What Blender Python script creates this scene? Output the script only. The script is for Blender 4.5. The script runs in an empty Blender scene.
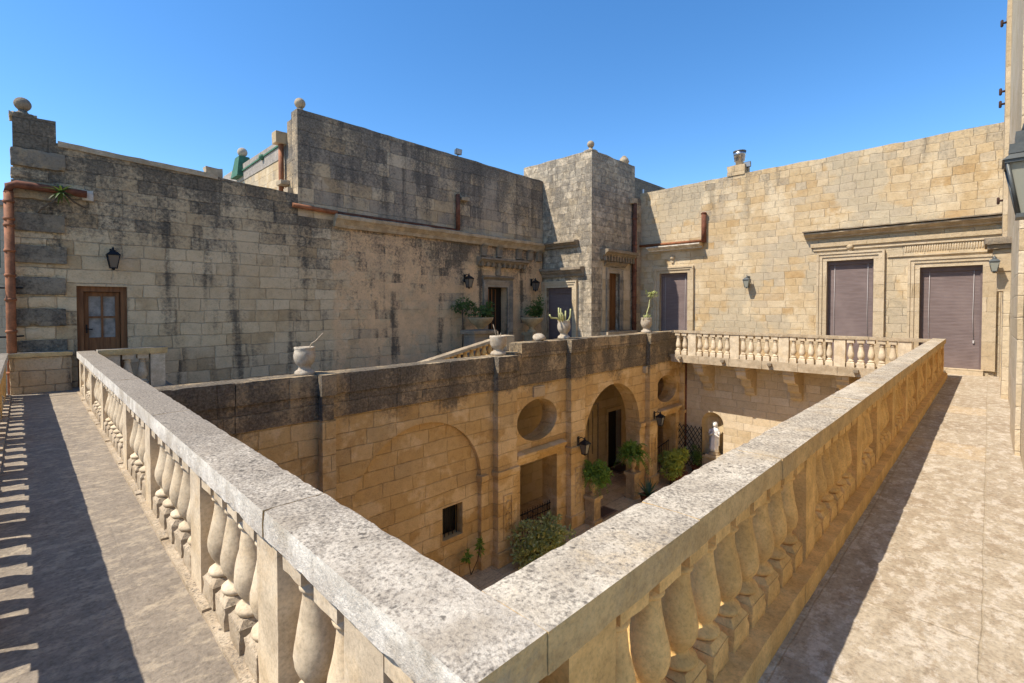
import bpy, bmesh, math, random
from mathutils import Vector, Matrix, noise
from mathutils.geometry import tessellate_polygon
R = math.radians
random.seed(7)
sc = bpy.context.scene
COL = sc.collection

# ------------------------------------------------------------------ camera, sky, sun, exposure
PHI = R(44.7); PITCH = R(1.2)
cam = bpy.data.cameras.new('camera'); co = bpy.data.objects.new('camera', cam); COL.objects.link(co)
cam.sensor_width = 36; cam.lens = 16.945; cam.shift_y = -0.0238; cam.clip_start = 0.05; cam.clip_end = 3000
co.location = (0, 0, 1.95)
fwd = Vector((math.cos(PHI)*math.cos(PITCH), math.sin(PHI)*math.cos(PITCH), -math.sin(PITCH)))
co.rotation_euler = fwd.to_track_quat('-Z', 'Y').to_euler()
sc.camera = co

SUN = Vector((0.667, -0.306, -1.0)).normalized()
w = bpy.data.worlds.new('World'); sc.world = w; w.use_nodes = True
nt = w.node_tree; bg = nt.nodes['Background']
sky = nt.nodes.new('ShaderNodeTexSky'); sky.sky_type = 'NISHITA'; sky.sun_disc = False
sky.sun_elevation = math.asin(-SUN.z); sky.sun_rotation = math.atan2(-SUN.x, -SUN.y)
sky.air_density = 1.0; sky.dust_density = 0.15; sky.ozone_density = 3.2; sky.altitude = 600
hs = nt.nodes.new('ShaderNodeHueSaturation'); hs.inputs['Saturation'].default_value = 1.24
nt.links.new(sky.outputs[0], hs.inputs['Color']); nt.links.new(hs.outputs[0], bg.inputs[0]); bg.inputs[1].default_value = 0.077
sl = bpy.data.lights.new('sun', 'SUN'); sl.energy = 2.25; sl.angle = R(0.5); sl.color = (1.0, 0.91, 0.79)
so = bpy.data.objects.new('sun', sl); COL.objects.link(so); so.location = (-10, 8, 30)
so.rotation_euler = SUN.to_track_quat('-Z', 'Y').to_euler()
sc.view_settings.view_transform = 'Standard'; sc.view_settings.look = 'None'
sc.view_settings.exposure = 1.64; sc.view_settings.gamma = 1.0; sc.view_settings.use_curve_mapping = False
sc.render.engine = 'CYCLES'
sc.cycles.max_bounces = 10; sc.cycles.diffuse_bounces = 6

# ------------------------------------------------------------------ node helper
class NT:
    def __init__(s, name):
        s.m = bpy.data.materials.new(name); s.m.use_nodes = True
        s.t = s.m.node_tree; s.b = s.t.nodes['Principled BSDF']
        s.b.inputs['Roughness'].default_value = 0.9
        s.b.inputs['Specular IOR Level'].default_value = 0.25
    def put(s, sock, v):
        if isinstance(v, bpy.types.NodeSocket): s.t.links.new(v, sock)
        elif isinstance(v, (tuple, list)) and len(v) == 3 and sock.type == 'RGBA': sock.default_value = (*v, 1)
        else: sock.default_value = v
    def math(s, op, a, b=0.0, c=None, clamp=False):
        n = s.t.nodes.new('ShaderNodeMath'); n.operation = op; n.use_clamp = clamp
        s.put(n.inputs[0], a); s.put(n.inputs[1], b)
        if c is not None: s.put(n.inputs[2], c)
        return n.outputs[0]
    def vmath(s, op, a, b):
        n = s.t.nodes.new('ShaderNodeVectorMath'); n.operation = op
        s.put(n.inputs[0], a); s.put(n.inputs[1], b); return n.outputs[0]
    def mix(s, f, a, b, mode='MIX'):
        n = s.t.nodes.new('ShaderNodeMix'); n.data_type = 'RGBA'; n.blend_type = mode
        s.put(n.inputs[0], f); s.put(n.inputs[6], a); s.put(n.inputs[7], b); return n.outputs[2]
    def lerp(s, f, a, b):
        n = s.t.nodes.new('ShaderNodeMix'); n.data_type = 'FLOAT'
        s.put(n.inputs[0], f); s.put(n.inputs[2], a); s.put(n.inputs[3], b); return n.outputs[0]
    def noise(s, v, scale, detail=4, rough=0.55, color=False):
        n = s.t.nodes.new('ShaderNodeTexNoise'); n.inputs['Scale'].default_value = scale
        n.inputs['Detail'].default_value = detail; n.inputs['Roughness'].default_value = rough
        s.put(n.inputs['Vector'], v); return n.outputs['Color' if color else 'Fac']
    def voro(s, v, scale, feat='F1'):
        n = s.t.nodes.new('ShaderNodeTexVoronoi'); n.feature = feat; n.inputs['Scale'].default_value = scale
        s.put(n.inputs['Vector'], v); return n.outputs[0]
    def white(s, v):
        n = s.t.nodes.new('ShaderNodeTexWhiteNoise'); n.noise_dimensions = '3D'; s.put(n.inputs['Vector'], v)
        return n.outputs['Value']
    def sm(s, x, a, b, o0=0.0, o1=1.0, kind='SMOOTHSTEP'):
        n = s.t.nodes.new('ShaderNodeMapRange'); n.interpolation_type = kind
        s.put(n.inputs[0], x); s.put(n.inputs[1], a); s.put(n.inputs[2], b); s.put(n.inputs[3], o0); s.put(n.inputs[4], o1)
        return n.outputs[0]
    def comb(s, x, y, z):
        n = s.t.nodes.new('ShaderNodeCombineXYZ'); s.put(n.inputs[0], x); s.put(n.inputs[1], y); s.put(n.inputs[2], z); return n.outputs[0]
    def sep(s, v):
        n = s.t.nodes.new('ShaderNodeSeparateXYZ'); s.put(n.inputs[0], v); return n.outputs
    def geo(s):
        n = s.t.nodes.new('ShaderNodeNewGeometry'); return n.outputs['Position'], n.outputs['Normal']
    def ramp(s, f, stops):
        n = s.t.nodes.new('ShaderNodeValToRGB'); s.put(n.inputs[0], f); e = n.color_ramp.elements
        while len(e) < len(stops): e.new(0.5)
        for el, (p, c) in zip(e, stops): el.position = p; el.color = (*c, 1)
        return n.outputs[0]
    def bump(s, h, dist=0.02, strength=1.0):
        n = s.t.nodes.new('ShaderNodeBump'); n.inputs['Strength'].default_value = strength
        n.inputs['Distance'].default_value = dist; s.put(n.inputs['Height'], h)
        s.t.links.new(n.outputs[0], s.b.inputs['Normal'])
    def col(s, c): s.put(s.b.inputs['Base Color'], c)

def scale_col(c, k): return tuple(x*k for x in c)

def wall_uv(n):
    """wall coordinates in metres: u along the wall, v up (or across, on level faces)"""
    p, nr = n.geo(); x, y, z = n.sep(p); nx, ny, nz = n.sep(nr)
    ax = n.math('GREATER_THAN', n.math('ABSOLUTE', nx), 0.7); az = n.math('GREATER_THAN', n.math('ABSOLUTE', nz), 0.7)
    return p, nr, x, y, z, n.lerp(ax, x, y), n.lerp(az, z, y), az

def stone(name, cols, row=0.29, bw=0.6, joint=0.012, jcol=(0.40, 0.35, 0.28), jmix=0.6, jdark=0.0,
          patch=None, crust=None, streak=None, grey=None, speck=0.5, bump=1.0, joints=True, wob=1.0, pits=0.5, render=None, phase=None, blk=0.3, rubble=0.0):
    """weathered ashlar: own block pattern with a random tone per block, worn joints, patches, black crust, rain streaks"""
    n = NT(name); p, nr, x, y, z, u, v, az = wall_uv(n)
    wc = n.sep(n.vmath('SUBTRACT', n.noise(p, 1.6, 4, color=True), (0.5, 0.5, 0.5)))
    u1 = n.math('MULTIPLY_ADD', wc[0], 0.07*wob, u); v1 = n.math('MULTIPLY_ADD', wc[1], 0.05*wob, v)
    rowf = n.math('DIVIDE', v1, row); ri = n.math('FLOOR', rowf)
    r1 = n.white(n.comb(ri, 3.1, 0.0)); r2 = n.white(n.comb(ri, 9.7, 2.0))
    bwv = n.math('MULTIPLY', bw, n.math('MULTIPLY_ADD', r2, 0.7, 0.65))
    uf = n.math('ADD', n.math('DIVIDE', u1, bwv), n.math('MULTIPLY', r1, 7.0))
    ci = n.math('FLOOR', uf)
    fu = n.math('FRACT', uf); fv = n.math('FRACT', rowf)
    du = n.math('MULTIPLY', n.math('MINIMUM', fu, n.math('SUBTRACT', 1.0, fu)), bwv)
    dv = n.math('MULTIPLY', n.math('MINIMUM', fv, n.math('SUBTRACT', 1.0, fv)), row)
    d = n.math('MINIMUM', du, dv)
    fine = n.noise(p, 28, 6, 0.65); mid = n.noise(p, 6, 6, 0.6); big = n.noise(p, 0.55, 5, 0.6)
    dn = n.math('MULTIPLY_ADD', n.math('SUBTRACT', mid, 0.5), 0.03, d)
    mask = n.sm(dn, joint*0.25, joint)                       # 0 in the joint, 1 on the block
    wear = n.sm(n.noise(p, 1.1, 3), 0.42, 0.6)               # where joints still read
    rnd = n.white(n.comb(ci, ri, 1.0)); rnd2 = n.white(n.comb(ci, ri, 5.0))
    base = n.ramp(n.math('MULTIPLY_ADD', n.math('SUBTRACT', mid, 0.5), 0.5, rnd), [(0.0, cols[0]), (0.35, cols[1]), (0.65, cols[2]), (1.0, cols[3])])
    base = n.mix(n.sm(big, 0.4, 0.68), base, cols[4])
    if patch:
        base = n.mix(n.math('MULTIPLY', n.sm(n.noise(n.vmath('ADD', p, (7.3, 2.2, 9.1)), patch[1], 7, 0.62), 0.5, 0.6), patch[2]), base, patch[0])
    if render:                                                # a stretch of wall once rendered over: joints nearly hidden
        rm = n.math('MULTIPLY', n.sm(n.math('MULTIPLY_ADD', n.noise(p, 1.2, 5), 0.8, x), render[0], render[0]+0.25), n.sm(n.noise(p, 0.9, 6, 0.65), 0.5, 0.6, 1.0, 0.25))
        base = n.mix(n.math('MULTIPLY', rm, 0.9), base, n.mix(n.sm(n.noise(p, 2.2, 7, 0.65), 0.38, 0.62), render[1], render[2]))
        jmix = n.math('MULTIPLY', n.math('MULTIPLY_ADD', rm, -0.85, 1.0), jmix)
    if phase:                                                 # large areas rebuilt in another stone
        base = n.mix(n.math('MULTIPLY', n.sm(n.math('MULTIPLY_ADD', rnd2, 0.05, n.noise(n.vmath('ADD', p, (4, 9, 2)), phase[1], 5, 0.6)), phase[2], phase[2]+0.05), phase[3]), base, n.mix(rnd, phase[0], scale_col(phase[0], 0.78)))
    if grey:                                                  # weathered grey bloom, block by block
        g = n.sm(n.math('ADD', n.math('MULTIPLY', rnd2, 0.45), n.noise(p, 0.8, 5)), grey[1], grey[1]+0.2)
        base = n.mix(n.math('MULTIPLY', g, grey[2]), base, grey[0])
    if rubble > 0:                                            # small field stones showing through the render
        vn = n.t.nodes.new('ShaderNodeTexVoronoi'); vn.inputs['Scale'].default_value = 7.0; n.put(vn.inputs['Vector'], n.vmath('ADD', p, n.vmath('MULTIPLY', n.noise(p, 6, 4, color=True), (0.1, 0.1, 0.1))))
        rc = n.sep(vn.outputs['Color'])[0]
        base = n.mix(rubble, base, n.mix(1.0, base, n.ramp(rc, [(0.0, (0.55, 0.53, 0.5)), (0.4, (0.95, 0.94, 0.92)), (1.0, (1.35, 1.3, 1.22))]), 'MULTIPLY'))
    if joints:
        jm = n.math('MULTIPLY', n.math('SUBTRACT', 1.0, mask), n.math('MULTIPLY', jmix, n.math('MULTIPLY_ADD', wear, 0.75, 0.25)))
        jc = n.mix(n.sm(n.noise(p, 0.9, 3), 0.45, 0.55), jcol, scale_col(jcol, 1-jdark))
        base = n.mix(jm, base, jc)
    base = n.mix(speck, base, n.mix(1.0, base, n.ramp(n.math('MULTIPLY_ADD', fine, 0.6, n.math('MULTIPLY', mid, 0.4)), [(0.3, (0.45, 0.44, 0.43)), (0.5, (1, 1, 1)), (0.72, (1.25, 1.24, 1.2))]), 'MULTIPLY'))
    lich = n.math('SUBTRACT', n.math('MULTIPLY_ADD', n.noise(p, 52, 4, 0.7), 0.35, n.math('MULTIPLY', n.noise(n.vmath('ADD', p, (1, 7, 3)), 13, 7, 0.72), 0.75)), 0.55)
    if streak:                                                # long dark rain runs below ledges
        sv = n.comb(n.math('MULTIPLY', u, streak[2]), n.math('MULTIPLY', v, 0.2), 0.0)
        st = n.math('MULTIPLY', n.math('SUBTRACT', n.noise(sv, 1.0, 3, 0.55), streak[3]), 5.0)
        st = n.sm(n.math('ADD', n.math('MULTIPLY_ADD', lich, 2.2, st), n.math('MULTIPLY_ADD', rnd2, 0.6, -0.3)), -0.15, 0.75)
        zone = n.math('MULTIPLY', n.sm(z, streak[0], streak[0]+1.2), n.sm(z, streak[1], streak[1]+0.25, 1.0, 0.0))
        base = n.mix(n.math('MULTIPLY', n.math('MULTIPLY', st, zone), streak[4]), base, n.mix(mid, (0.05, 0.043, 0.034), (0.1, 0.085, 0.066)))
    if crust:                                                 # lichen crust: coverage by height and by large patches, broken into fine grains
        for (z0, z1, lo, hi, sc_, cc, amt) in crust:
            gz = n.sm(z, z0, z1, lo, hi, 'LINEAR')
            low = n.math('MULTIPLY_ADD', n.math('SUBTRACT', n.noise(n.vmath('MULTIPLY', p, (1, 1, 0.55)), sc_, 5, 0.62), 0.5), 2.2, gz)
            cr = n.math('ADD', n.math('MULTIPLY_ADD', lich, 2.4, low), n.math('MULTIPLY_ADD', rnd2, blk, -0.5*blk))
            base = n.mix(n.math('MULTIPLY', n.sm(cr, -0.22, 0.5), amt), base, n.mix(n.sm(n.noise(p, 22, 4, 0.65), 0.35, 0.65), scale_col(cc, 0.6), scale_col(cc, 1.7)))
    hgt = n.math('MULTIPLY_ADD', fine, 0.5, n.math('MULTIPLY_ADD', mid, 0.9, n.math('MULTIPLY', rnd, 0.35)))
    if pits > 0:
        pit = n.sm(n.voro(n.vmath('MULTIPLY', p, (1, 1, 1.4)), 16), 0.08, 0.3)
        hgt = n.math('MULTIPLY_ADD', pit, pits*0.5, hgt)
        base = n.mix(n.math('MULTIPLY', n.math('SUBTRACT', 1.0, pit), pits*0.35), base, scale_col(cols[0], 0.5))
    hgt = n.math('MULTIPLY_ADD', lich, 1.2, hgt)
    if joints: hgt = n.math('MULTIPLY_ADD', n.math('MULTIPLY', mask, n.math('SUBTRACT', 1.0, n.math('MULTIPLY', rm, 0.85))) if render else mask, 0.9, hgt)
    n.col(base); n.bump(hgt, 0.016*bump)
    return n.m

def lichen_stone(name, base, dark, cov_top=0.1, cov_side=-0.5, side=None, brown=(0.3, 0.22, 0.13), br_amt=0.5, amt=0.85, scale=1.0, blots=1.0, bump=1.0, grad=None, bounce_y=None):
    """coping stone: limestone whose wet upper faces carry grains and blotches of grey lichen; separate side colours hold painted bounce glow and sun brightness"""
    n = NT(name); p, nr = n.geo(); nx, ny, nz = n.sep(nr)
    up = n.sm(nz, 0.35, 0.75)
    a = n.noise(p, 15*scale, 7, 0.72); a2 = n.noise(n.vmath('ADD', p, (3, 3, 1)), 55*scale, 5, 0.7); b = n.noise(p, 1.5, 5, 0.6); e = n.noise(p, 4.5, 7, 0.65); h = n.noise(n.vmath('ADD', p, (5, 1, 3)), 2.6, 8, 0.68)
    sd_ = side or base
    if bounce_y: sd_ = n.mix(n.sm(n.math('ABSOLUTE', ny), 0.6, 0.8), sd_, bounce_y)
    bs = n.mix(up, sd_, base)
    col = n.mix(n.sm(e, 0.38, 0.62), bs, n.mix(1.0, bs, (0.74, 0.72, 0.7), 'MULTIPLY'))
    col = n.mix(n.math('MULTIPLY', n.sm(h, 0.48, 0.62), br_amt), col, brown)
    a3 = n.noise(n.vmath('ADD', p, (9, 3, 4)), 75*scale, 3, 0.55)
    g = n.math('SUBTRACT', n.math('ADD', n.math('MULTIPLY', a3, 0.75), n.math('MULTIPLY_ADD', a2, 0.3, n.math('MULTIPLY', a, 0.3))), 0.675)
    cov = n.math('MULTIPLY_ADD', n.math('SUBTRACT', b, 0.5), 1.3, n.lerp(up, cov_side, cov_top))
    if grad: cov = n.math('ADD', cov, n.sm(n.sep(p)[1], grad[0], grad[1], grad[2], 0.0))
    m = n.sm(n.math('MULTIPLY_ADD', g, 3.2, cov), -0.1, 0.6)
    col = n.mix(n.math('MULTIPLY', m, amt), col, n.mix(n.sm(a2, 0.38, 0.62), scale_col(dark, 0.75), scale_col(dark, 2.3)))
    if blots:
        wv = n.vmath('ADD', p, n.vmath('MULTIPLY', n.noise(p, 22, 4, color=True), (0.07, 0.07, 0.07)))
        sp = n.sm(n.voro(wv, 17), 0.14, 0.28, 1.0, 0.0); pick = n.sm(n.noise(n.vmath('ADD', p, (2, 2, 2)), 2.6, 5), 0.46, 0.56)
        col = n.mix(n.math('MULTIPLY', n.math('MULTIPLY', sp, pick), n.lerp(up, 0.15, 0.8*blots)), col, scale_col(dark, 0.6))
    col = n.mix(0.5, col, n.mix(1.0, col, n.ramp(a2, [(0.3, (0.5, 0.5, 0.5)), (0.5, (1, 1, 1)), (0.7, (1.25, 1.25, 1.22))]), 'MULTIPLY'))
    n.col(col)
    n.bump(n.math('ADD', n.math('MULTIPLY', a, 0.9), n.math('MULTIPLY_ADD', e, 0.8, n.math('MULTIPLY', a2, 0.4))), 0.013*bump)
    return n.m

def simple(name, c, rough=0.7, var=0.35, scale=8, metal=0.0, bump=0.004, c2=None, spec=0.3):
    n = NT(name); p, nr = n.geo(); a = n.noise(p, scale, 6, 0.6); b = n.noise(p, scale*6, 4)
    c2 = c2 or scale_col(c, 1-var)
    n.col(n.mix(n.sm(n.math('MULTIPLY_ADD', b, 0.3, a), 0.45, 0.85), c, c2))
    n.b.inputs['Roughness'].default_value = rough; n.b.inputs['Metallic'].default_value = metal
    n.b.inputs['Specular IOR Level'].default_value = spec
    if bump: n.bump(n.math('MULTIPLY_ADD', b, 0.5, a), bump)
    return n.m

def leaf_mat(name, c1, c2, c3=None):
    n = NT(name); p, nr = n.geo(); a = n.noise(p, 3.5, 3); b = n.white(n.vmath('SNAP', p, (0.06, 0.06, 0.06)))
    col = n.mix(n.math('MULTIPLY_ADD', b, 0.5, n.math('MULTIPLY', a, 0.5)), c1, c2)
    if c3: col = n.mix(n.sm(b, 0.8, 0.9), col, c3)
    n.col(col); n.b.inputs['Roughness'].default_value = 0.5; n.b.inputs['Specular IOR Level'].default_value = 0.35
    tr = n.t.nodes.new('ShaderNodeBsdfTranslucent'); n.put(tr.inputs[0], n.mix(0.5, col, (0.16, 0.2, 0.03)))
    mx = n.t.nodes.new('ShaderNodeMixShader'); mx.inputs[0].default_value = 0.25
    n.t.links.new(n.b.outputs[0], mx.inputs[1]); n.t.links.new(tr.outputs[0], mx.inputs[2])
    n.t.links.new(mx.outputs[0], n.t.nodes['Material Output'].inputs[0])
    return n.m

def blind_mat():
    n = NT('blind'); p, nr = n.geo(); x, y, z = n.sep(p)
    f = n.math('FRACT', n.math('DIVIDE', z, 0.045))
    line = n.sm(n.math('MINIMUM', f, n.math('SUBTRACT', 1.0, f)), 0.02, 0.16)
    a = n.noise(n.vmath('MULTIPLY', p, (1, 1, 9)), 2.0, 5); b = n.noise(p, 1.1, 4)
    c = n.mix(n.sm(a, 0.35, 0.7), (0.165, 0.122, 0.112), (0.205, 0.155, 0.143))
    c = n.mix(n.sm(b, 0.45, 0.7), c, (0.23, 0.175, 0.16))
    n.col(n.mix(line, scale_col((0.15, 0.11, 0.1), 0.72), c)); n.b.inputs['Roughness'].default_value = 0.6
    n.bump(n.math('MULTIPLY', line, 1.0), 0.006); return n.m

def wood_mat(name, c1, c2, vertical=True):
    n = NT(name); p, nr = n.geo()
    s = (14, 14, 1.2) if vertical else (1.2, 1.2, 14)
    a = n.noise(n.vmath('MULTIPLY', p, s), 1.4, 6, 0.6)
    n.col(n.mix(n.sm(a, 0.35, 0.65), c1, c2)); n.b.inputs['Roughness'].default_value = 0.6
    n.bump(a, 0.004); return n.m

def glass_mat(name, c, rough=0.08):
    n = NT(name); n.col(c); n.b.inputs['Roughness'].default_value = rough; n.b.inputs['Specular IOR Level'].default_value = 0.6
    return n.m

def pavement(name, cols, slab=(0.9, 0.75), joint=0.01, stain=(0.1, 0.09, 0.08), stain_amt=0.5, jcol=(0.2, 0.17, 0.14), patchc=None, slabs=0.8, light=None):
    n = NT(name); p, nr = n.geo(); x, y, z = n.sep(p)
    wc = n.sep(n.vmath('SUBTRACT', n.noise(p, 1.2, 4, color=True), (0.5, 0.5, 0.5)))
    u = n.math('MULTIPLY_ADD', wc[0], 0.05, x); v = n.math('MULTIPLY_ADD', wc[1], 0.05, y)
    rf = n.math('DIVIDE', v, slab[1]); ri = n.math('FLOOR', rf)
    uf = n.math('ADD', n.math('DIVIDE', u, slab[0]), n.math('MULTIPLY', n.white(n.comb(ri, 2.0, 0.0)), 5.0)); ci = n.math('FLOOR', uf)
    fu = n.math('FRACT', uf); fv = n.math('FRACT', rf)
    d = n.math('MINIMUM', n.math('MULTIPLY', n.math('MINIMUM', fu, n.math('SUBTRACT', 1.0, fu)), slab[0]), n.math('MULTIPLY', n.math('MINIMUM', fv, n.math('SUBTRACT', 1.0, fv)), slab[1]))
    mid = n.noise(p, 5, 8, 0.68); fine = n.noise(p, 34, 6, 0.7); big = n.noise(p, 1.0, 6, 0.6)
    mask = n.sm(n.math('MULTIPLY_ADD', n.math('SUBTRACT', mid, 0.5), 0.03, d), joint*0.2, joint)
    rnd = n.white(n.comb(ci, ri, 1.0))
    c = n.ramp(n.math('MULTIPLY_ADD', n.math('SUBTRACT', mid, 0.5), 1.1, n.math('MULTIPLY_ADD', rnd, 0.5*slabs, 0.25)), [(0.0, cols[0]), (0.4, cols[1]), (0.7, cols[2]), (1.0, cols[3])])
    if patchc: c = n.mix(n.math('MULTIPLY', n.sm(rnd, 0.86, 0.88), 0.3), c, patchc)
    c = n.mix(n.math('MULTIPLY', n.sm(n.noise(n.vmath('MULTIPLY', p, (0.8, 1.5, 1)), 4.6, 10, 0.78), 0.5, 0.6), stain_amt), c, stain)
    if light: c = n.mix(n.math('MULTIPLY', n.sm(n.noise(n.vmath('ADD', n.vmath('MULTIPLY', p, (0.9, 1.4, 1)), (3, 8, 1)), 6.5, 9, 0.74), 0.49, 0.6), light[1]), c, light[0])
    c = n.mix(n.math('MULTIPLY', n.math('SUBTRACT', 1.0, mask), slabs*0.75), c, jcol)
    c = n.mix(0.7, c, n.mix(1.0, c, n.ramp(fine, [(0.3, (0.5, 0.5, 0.5)), (0.5, (1, 1, 1)), (0.7, (1.25, 1.25, 1.25))]), 'MULTIPLY'))
    n.col(c); n.bump(n.math('ADD', n.math('MULTIPLY', mid, 1.0), n.math('MULTIPLY_ADD', fine, 0.5, n.math('MULTIPLY', mask, 0.6*slabs))), 0.014)
    return n.m

TAN = [(0.42, 0.3, 0.165), (0.54, 0.4, 0.235), (0.58, 0.44, 0.265), (0.64, 0.505, 0.325), (0.54, 0.41, 0.25)]
GOLD = [(0.44, 0.29, 0.135), (0.49, 0.355, 0.19), (0.53, 0.4, 0.235), (0.57, 0.455, 0.295), (0.52, 0.4, 0.24)]
HONEY = [(0.44, 0.275, 0.105), (0.54, 0.36, 0.15), (0.58, 0.4, 0.185), (0.62, 0.45, 0.235), (0.54, 0.365, 0.165)]
PALE = [(0.46, 0.355, 0.215), (0.54, 0.435, 0.285), (0.58, 0.48, 0.33), (0.63, 0.535, 0.39), (0.56, 0.455, 0.3)]
M = {}
M['left'] = stone('weathered_ashlar', TAN, 0.31, 0.6, 0.013, (0.62, 0.5, 0.36), 0.32, 0.8, patch=((0.6, 0.47, 0.3), 0.7, 0.6),
                  grey=((0.4, 0.315, 0.21), 0.9, 0.7), render=(7.0, (0.72, 0.48, 0.265), (0.62, 0.42, 0.24)),
                  crust=[(1.0, 5.45, -0.75, 0.55, 0.8, (0.085, 0.073, 0.057), 0.9)], streak=(-1.6, 4.7, 2.1, 0.56, 0.9), wob=1.8, bump=1.3)
M['left_up'] = stone('crusted_ashlar', [scale_col(c, 0.92) for c in TAN], 0.42, 0.8, 0.012, (0.5, 0.4, 0.29), 0.2, 0.7, patch=((0.52, 0.42, 0.3), 1.1, 0.6),
                  grey=((0.36, 0.295, 0.215), 0.65, 0.9),
                  crust=[(4.8, 7.8, -0.25, 0.45, 1.3, (0.105, 0.092, 0.075), 0.85)], streak=(4.3, 7.95, 2.4, 0.52, 0.8), wob=1.8, bump=1.3, blk=0.08)
M['tower'] = stone('rubble_render', [(0.38, 0.31, 0.21), (0.47, 0.395, 0.28), (0.53, 0.455, 0.34), (0.58, 0.5, 0.38), (0.47, 0.39, 0.28)], 0.3, 0.5, 0.012, (0.5, 0.42, 0.3), 0.25, 0.5,
                  patch=((0.33, 0.285, 0.22), 2.2, 0.6), grey=((0.36, 0.31, 0.235), 0.8, 0.5),
                  crust=[(0.0, 8.5, -0.12, 0.1, 1.6, (0.17, 0.15, 0.12), 0.75)], streak=(0.5, 8.5, 2.2, 0.56, 0.55), wob=2.4, bump=1.8, speck=0.9, pits=1.0, rubble=0.75)
M['right'] = stone('honey_ashlar', GOLD, 0.275, 0.54, 0.013, (0.66, 0.55, 0.4), 0.25, 0.4, patch=((0.62, 0.51, 0.34), 0.8, 0.75), phase=((0.5, 0.42, 0.29), 0.3, 0.53, 0.8),
                  grey=((0.46, 0.38, 0.265), 0.8, 0.7), crust=[(4.4, 7.7, -0.6, -0.05, 1.1, (0.23, 0.195, 0.145), 0.7), (-0.5, 2.6, -0.42, -0.62, 1.2, (0.26, 0.21, 0.15), 0.6)],
                  streak=(4.6, 7.6, 1.5, 0.6, 0.45), wob=2.6, bump=1.0)
M['low'] = stone('pale_ashlar', PALE, 0.3, 0.66, 0.012, (0.72, 0.62, 0.46), 0.6, 0.2, patch=((0.56, 0.45, 0.3), 0.9, 0.5), grey=((0.48, 0.4, 0.28), 0.9, 0.5), pits=0.2, wob=1.6)
M['gal'] = stone('golden_ashlar', HONEY, 0.34, 0.74, 0.012, (0.66, 0.5, 0.3), 0.35, 0.8, patch=((0.72, 0.55, 0.32), 1.1, 0.7),
                  grey=((0.45, 0.33, 0.175), 0.88, 0.6), crust=[(-1.1, 0.3, -0.8, 0.75, 1.2, (0.1, 0.083, 0.062), 0.9)], streak=(-3.0, -0.2, 1.2, 0.66, 0.55), pits=0.3, wob=1.6, bump=1.2)
M['para'] = stone('blackened_stone', [(0.32, 0.235, 0.135), (0.42, 0.31, 0.18), (0.47, 0.355, 0.21), (0.54, 0.42, 0.26), (0.38, 0.285, 0.17)], 0.6, 1.5, 0.012, (0.5, 0.4, 0.27), 0.3, 0.5,
                  patch=((0.5, 0.36, 0.19), 1.3, 0.6), crust=[(-0.7, 0.9, 0.25, 0.3, 1.3, (0.09, 0.077, 0.06), 0.9)], streak=(-0.6, 1.2, 3.0, 0.56, 0.7), bump=1.5)
M['inner'] = stone('loggia_plaster', [(0.5, 0.37, 0.19), (0.54, 0.41, 0.22), (0.57, 0.44, 0.25), (0.6, 0.47, 0.28), (0.54, 0.41, 0.22)], 0.34, 0.74, 0.01, (0.3, 0.23, 0.14), 0.4, 0.3, pits=0.1, speck=0.25)
M['trim'] = stone('trim_stone', [(0.42, 0.32, 0.19), (0.48, 0.38, 0.24), (0.52, 0.42, 0.28), (0.57, 0.47, 0.33), (0.47, 0.37, 0.24)], 0.45, 5.0, 0.008, (0.36, 0.29, 0.2), 0.5, 0.5, pits=0.2,
                  grey=((0.4, 0.35, 0.28), 0.95, 0.5))
M['trim_old'] = stone('old_trim_stone', [(0.2, 0.16, 0.115), (0.28, 0.23, 0.165), (0.33, 0.27, 0.2), (0.4, 0.34, 0.26), (0.28, 0.235, 0.17)], 0.45, 5.0, 0.008, (0.3, 0.25, 0.18), 0.4, 0.5,
                  patch=((0.13, 0.12, 0.105), 2.0, 0.6), pits=0.4)
M['ledge'] = lichen_stone('ledge_stone', (0.3, 0.245, 0.175), (0.05, 0.043, 0.035), 0.3, 0.0)
M['ledge_w'] = lichen_stone('worn_ledge_stone', (0.48, 0.385, 0.26), (0.08, 0.068, 0.054), 0.15, -0.3)
M['cope'] = lichen_stone('coping_stone', (0.6, 0.52, 0.395), (0.14, 0.118, 0.09), 0.25, -0.35, side=(0.66, 0.45, 0.2), brown=(0.5, 0.36, 0.19), br_amt=0.45)  # golden side colour carries bounce glow from the sunlit floor
M['cope_l'] = lichen_stone('grey_coping_stone', (0.56, 0.49, 0.385), (0.13, 0.11, 0.085), 0.78, -0.7, grad=(1.0, 6.0, -0.55), bounce_y=(0.66, 0.45, 0.2), side=(0.72, 0.655, 0.545), brown=(0.36, 0.29, 0.2), br_amt=0.5)  # sides paled as if sunlit; cross sides coloured with golden bounce glow
M['bal'] = lichen_stone('turned_stone', (0.66, 0.55, 0.39), (0.24, 0.19, 0.13), -0.6, -0.8, brown=(0.58, 0.42, 0.23), br_amt=0.35, amt=0.6, blots=0, bump=0.3)
M['bal_bounce'] = lichen_stone('bounce_gold_turned_stone', (0.78, 0.5, 0.19), (0.26, 0.17, 0.09), -0.5, -0.75, brown=(0.6, 0.35, 0.11), br_amt=0.5, amt=0.6, blots=0, bump=0.35)  # golden stone, its orange deepened to hold bounce light
M['plinth'] = lichen_stone('dirty_stone', (0.52, 0.43, 0.31), (0.1, 0.085, 0.065), 0.05, -0.2)
M['quoin'] = stone('blackened_quoin', [(0.2, 0.17, 0.125), (0.28, 0.235, 0.17), (0.32, 0.27, 0.19), (0.4, 0.32, 0.21), (0.25, 0.21, 0.155)], 3, 5, 0.01, joints=False, patch=((0.42, 0.31, 0.18), 1.6, 0.75), crust=[(0, 6, 0.45, -0.25, 1.4, (0.075, 0.066, 0.053), 0.9)], bump=1.6)
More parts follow.
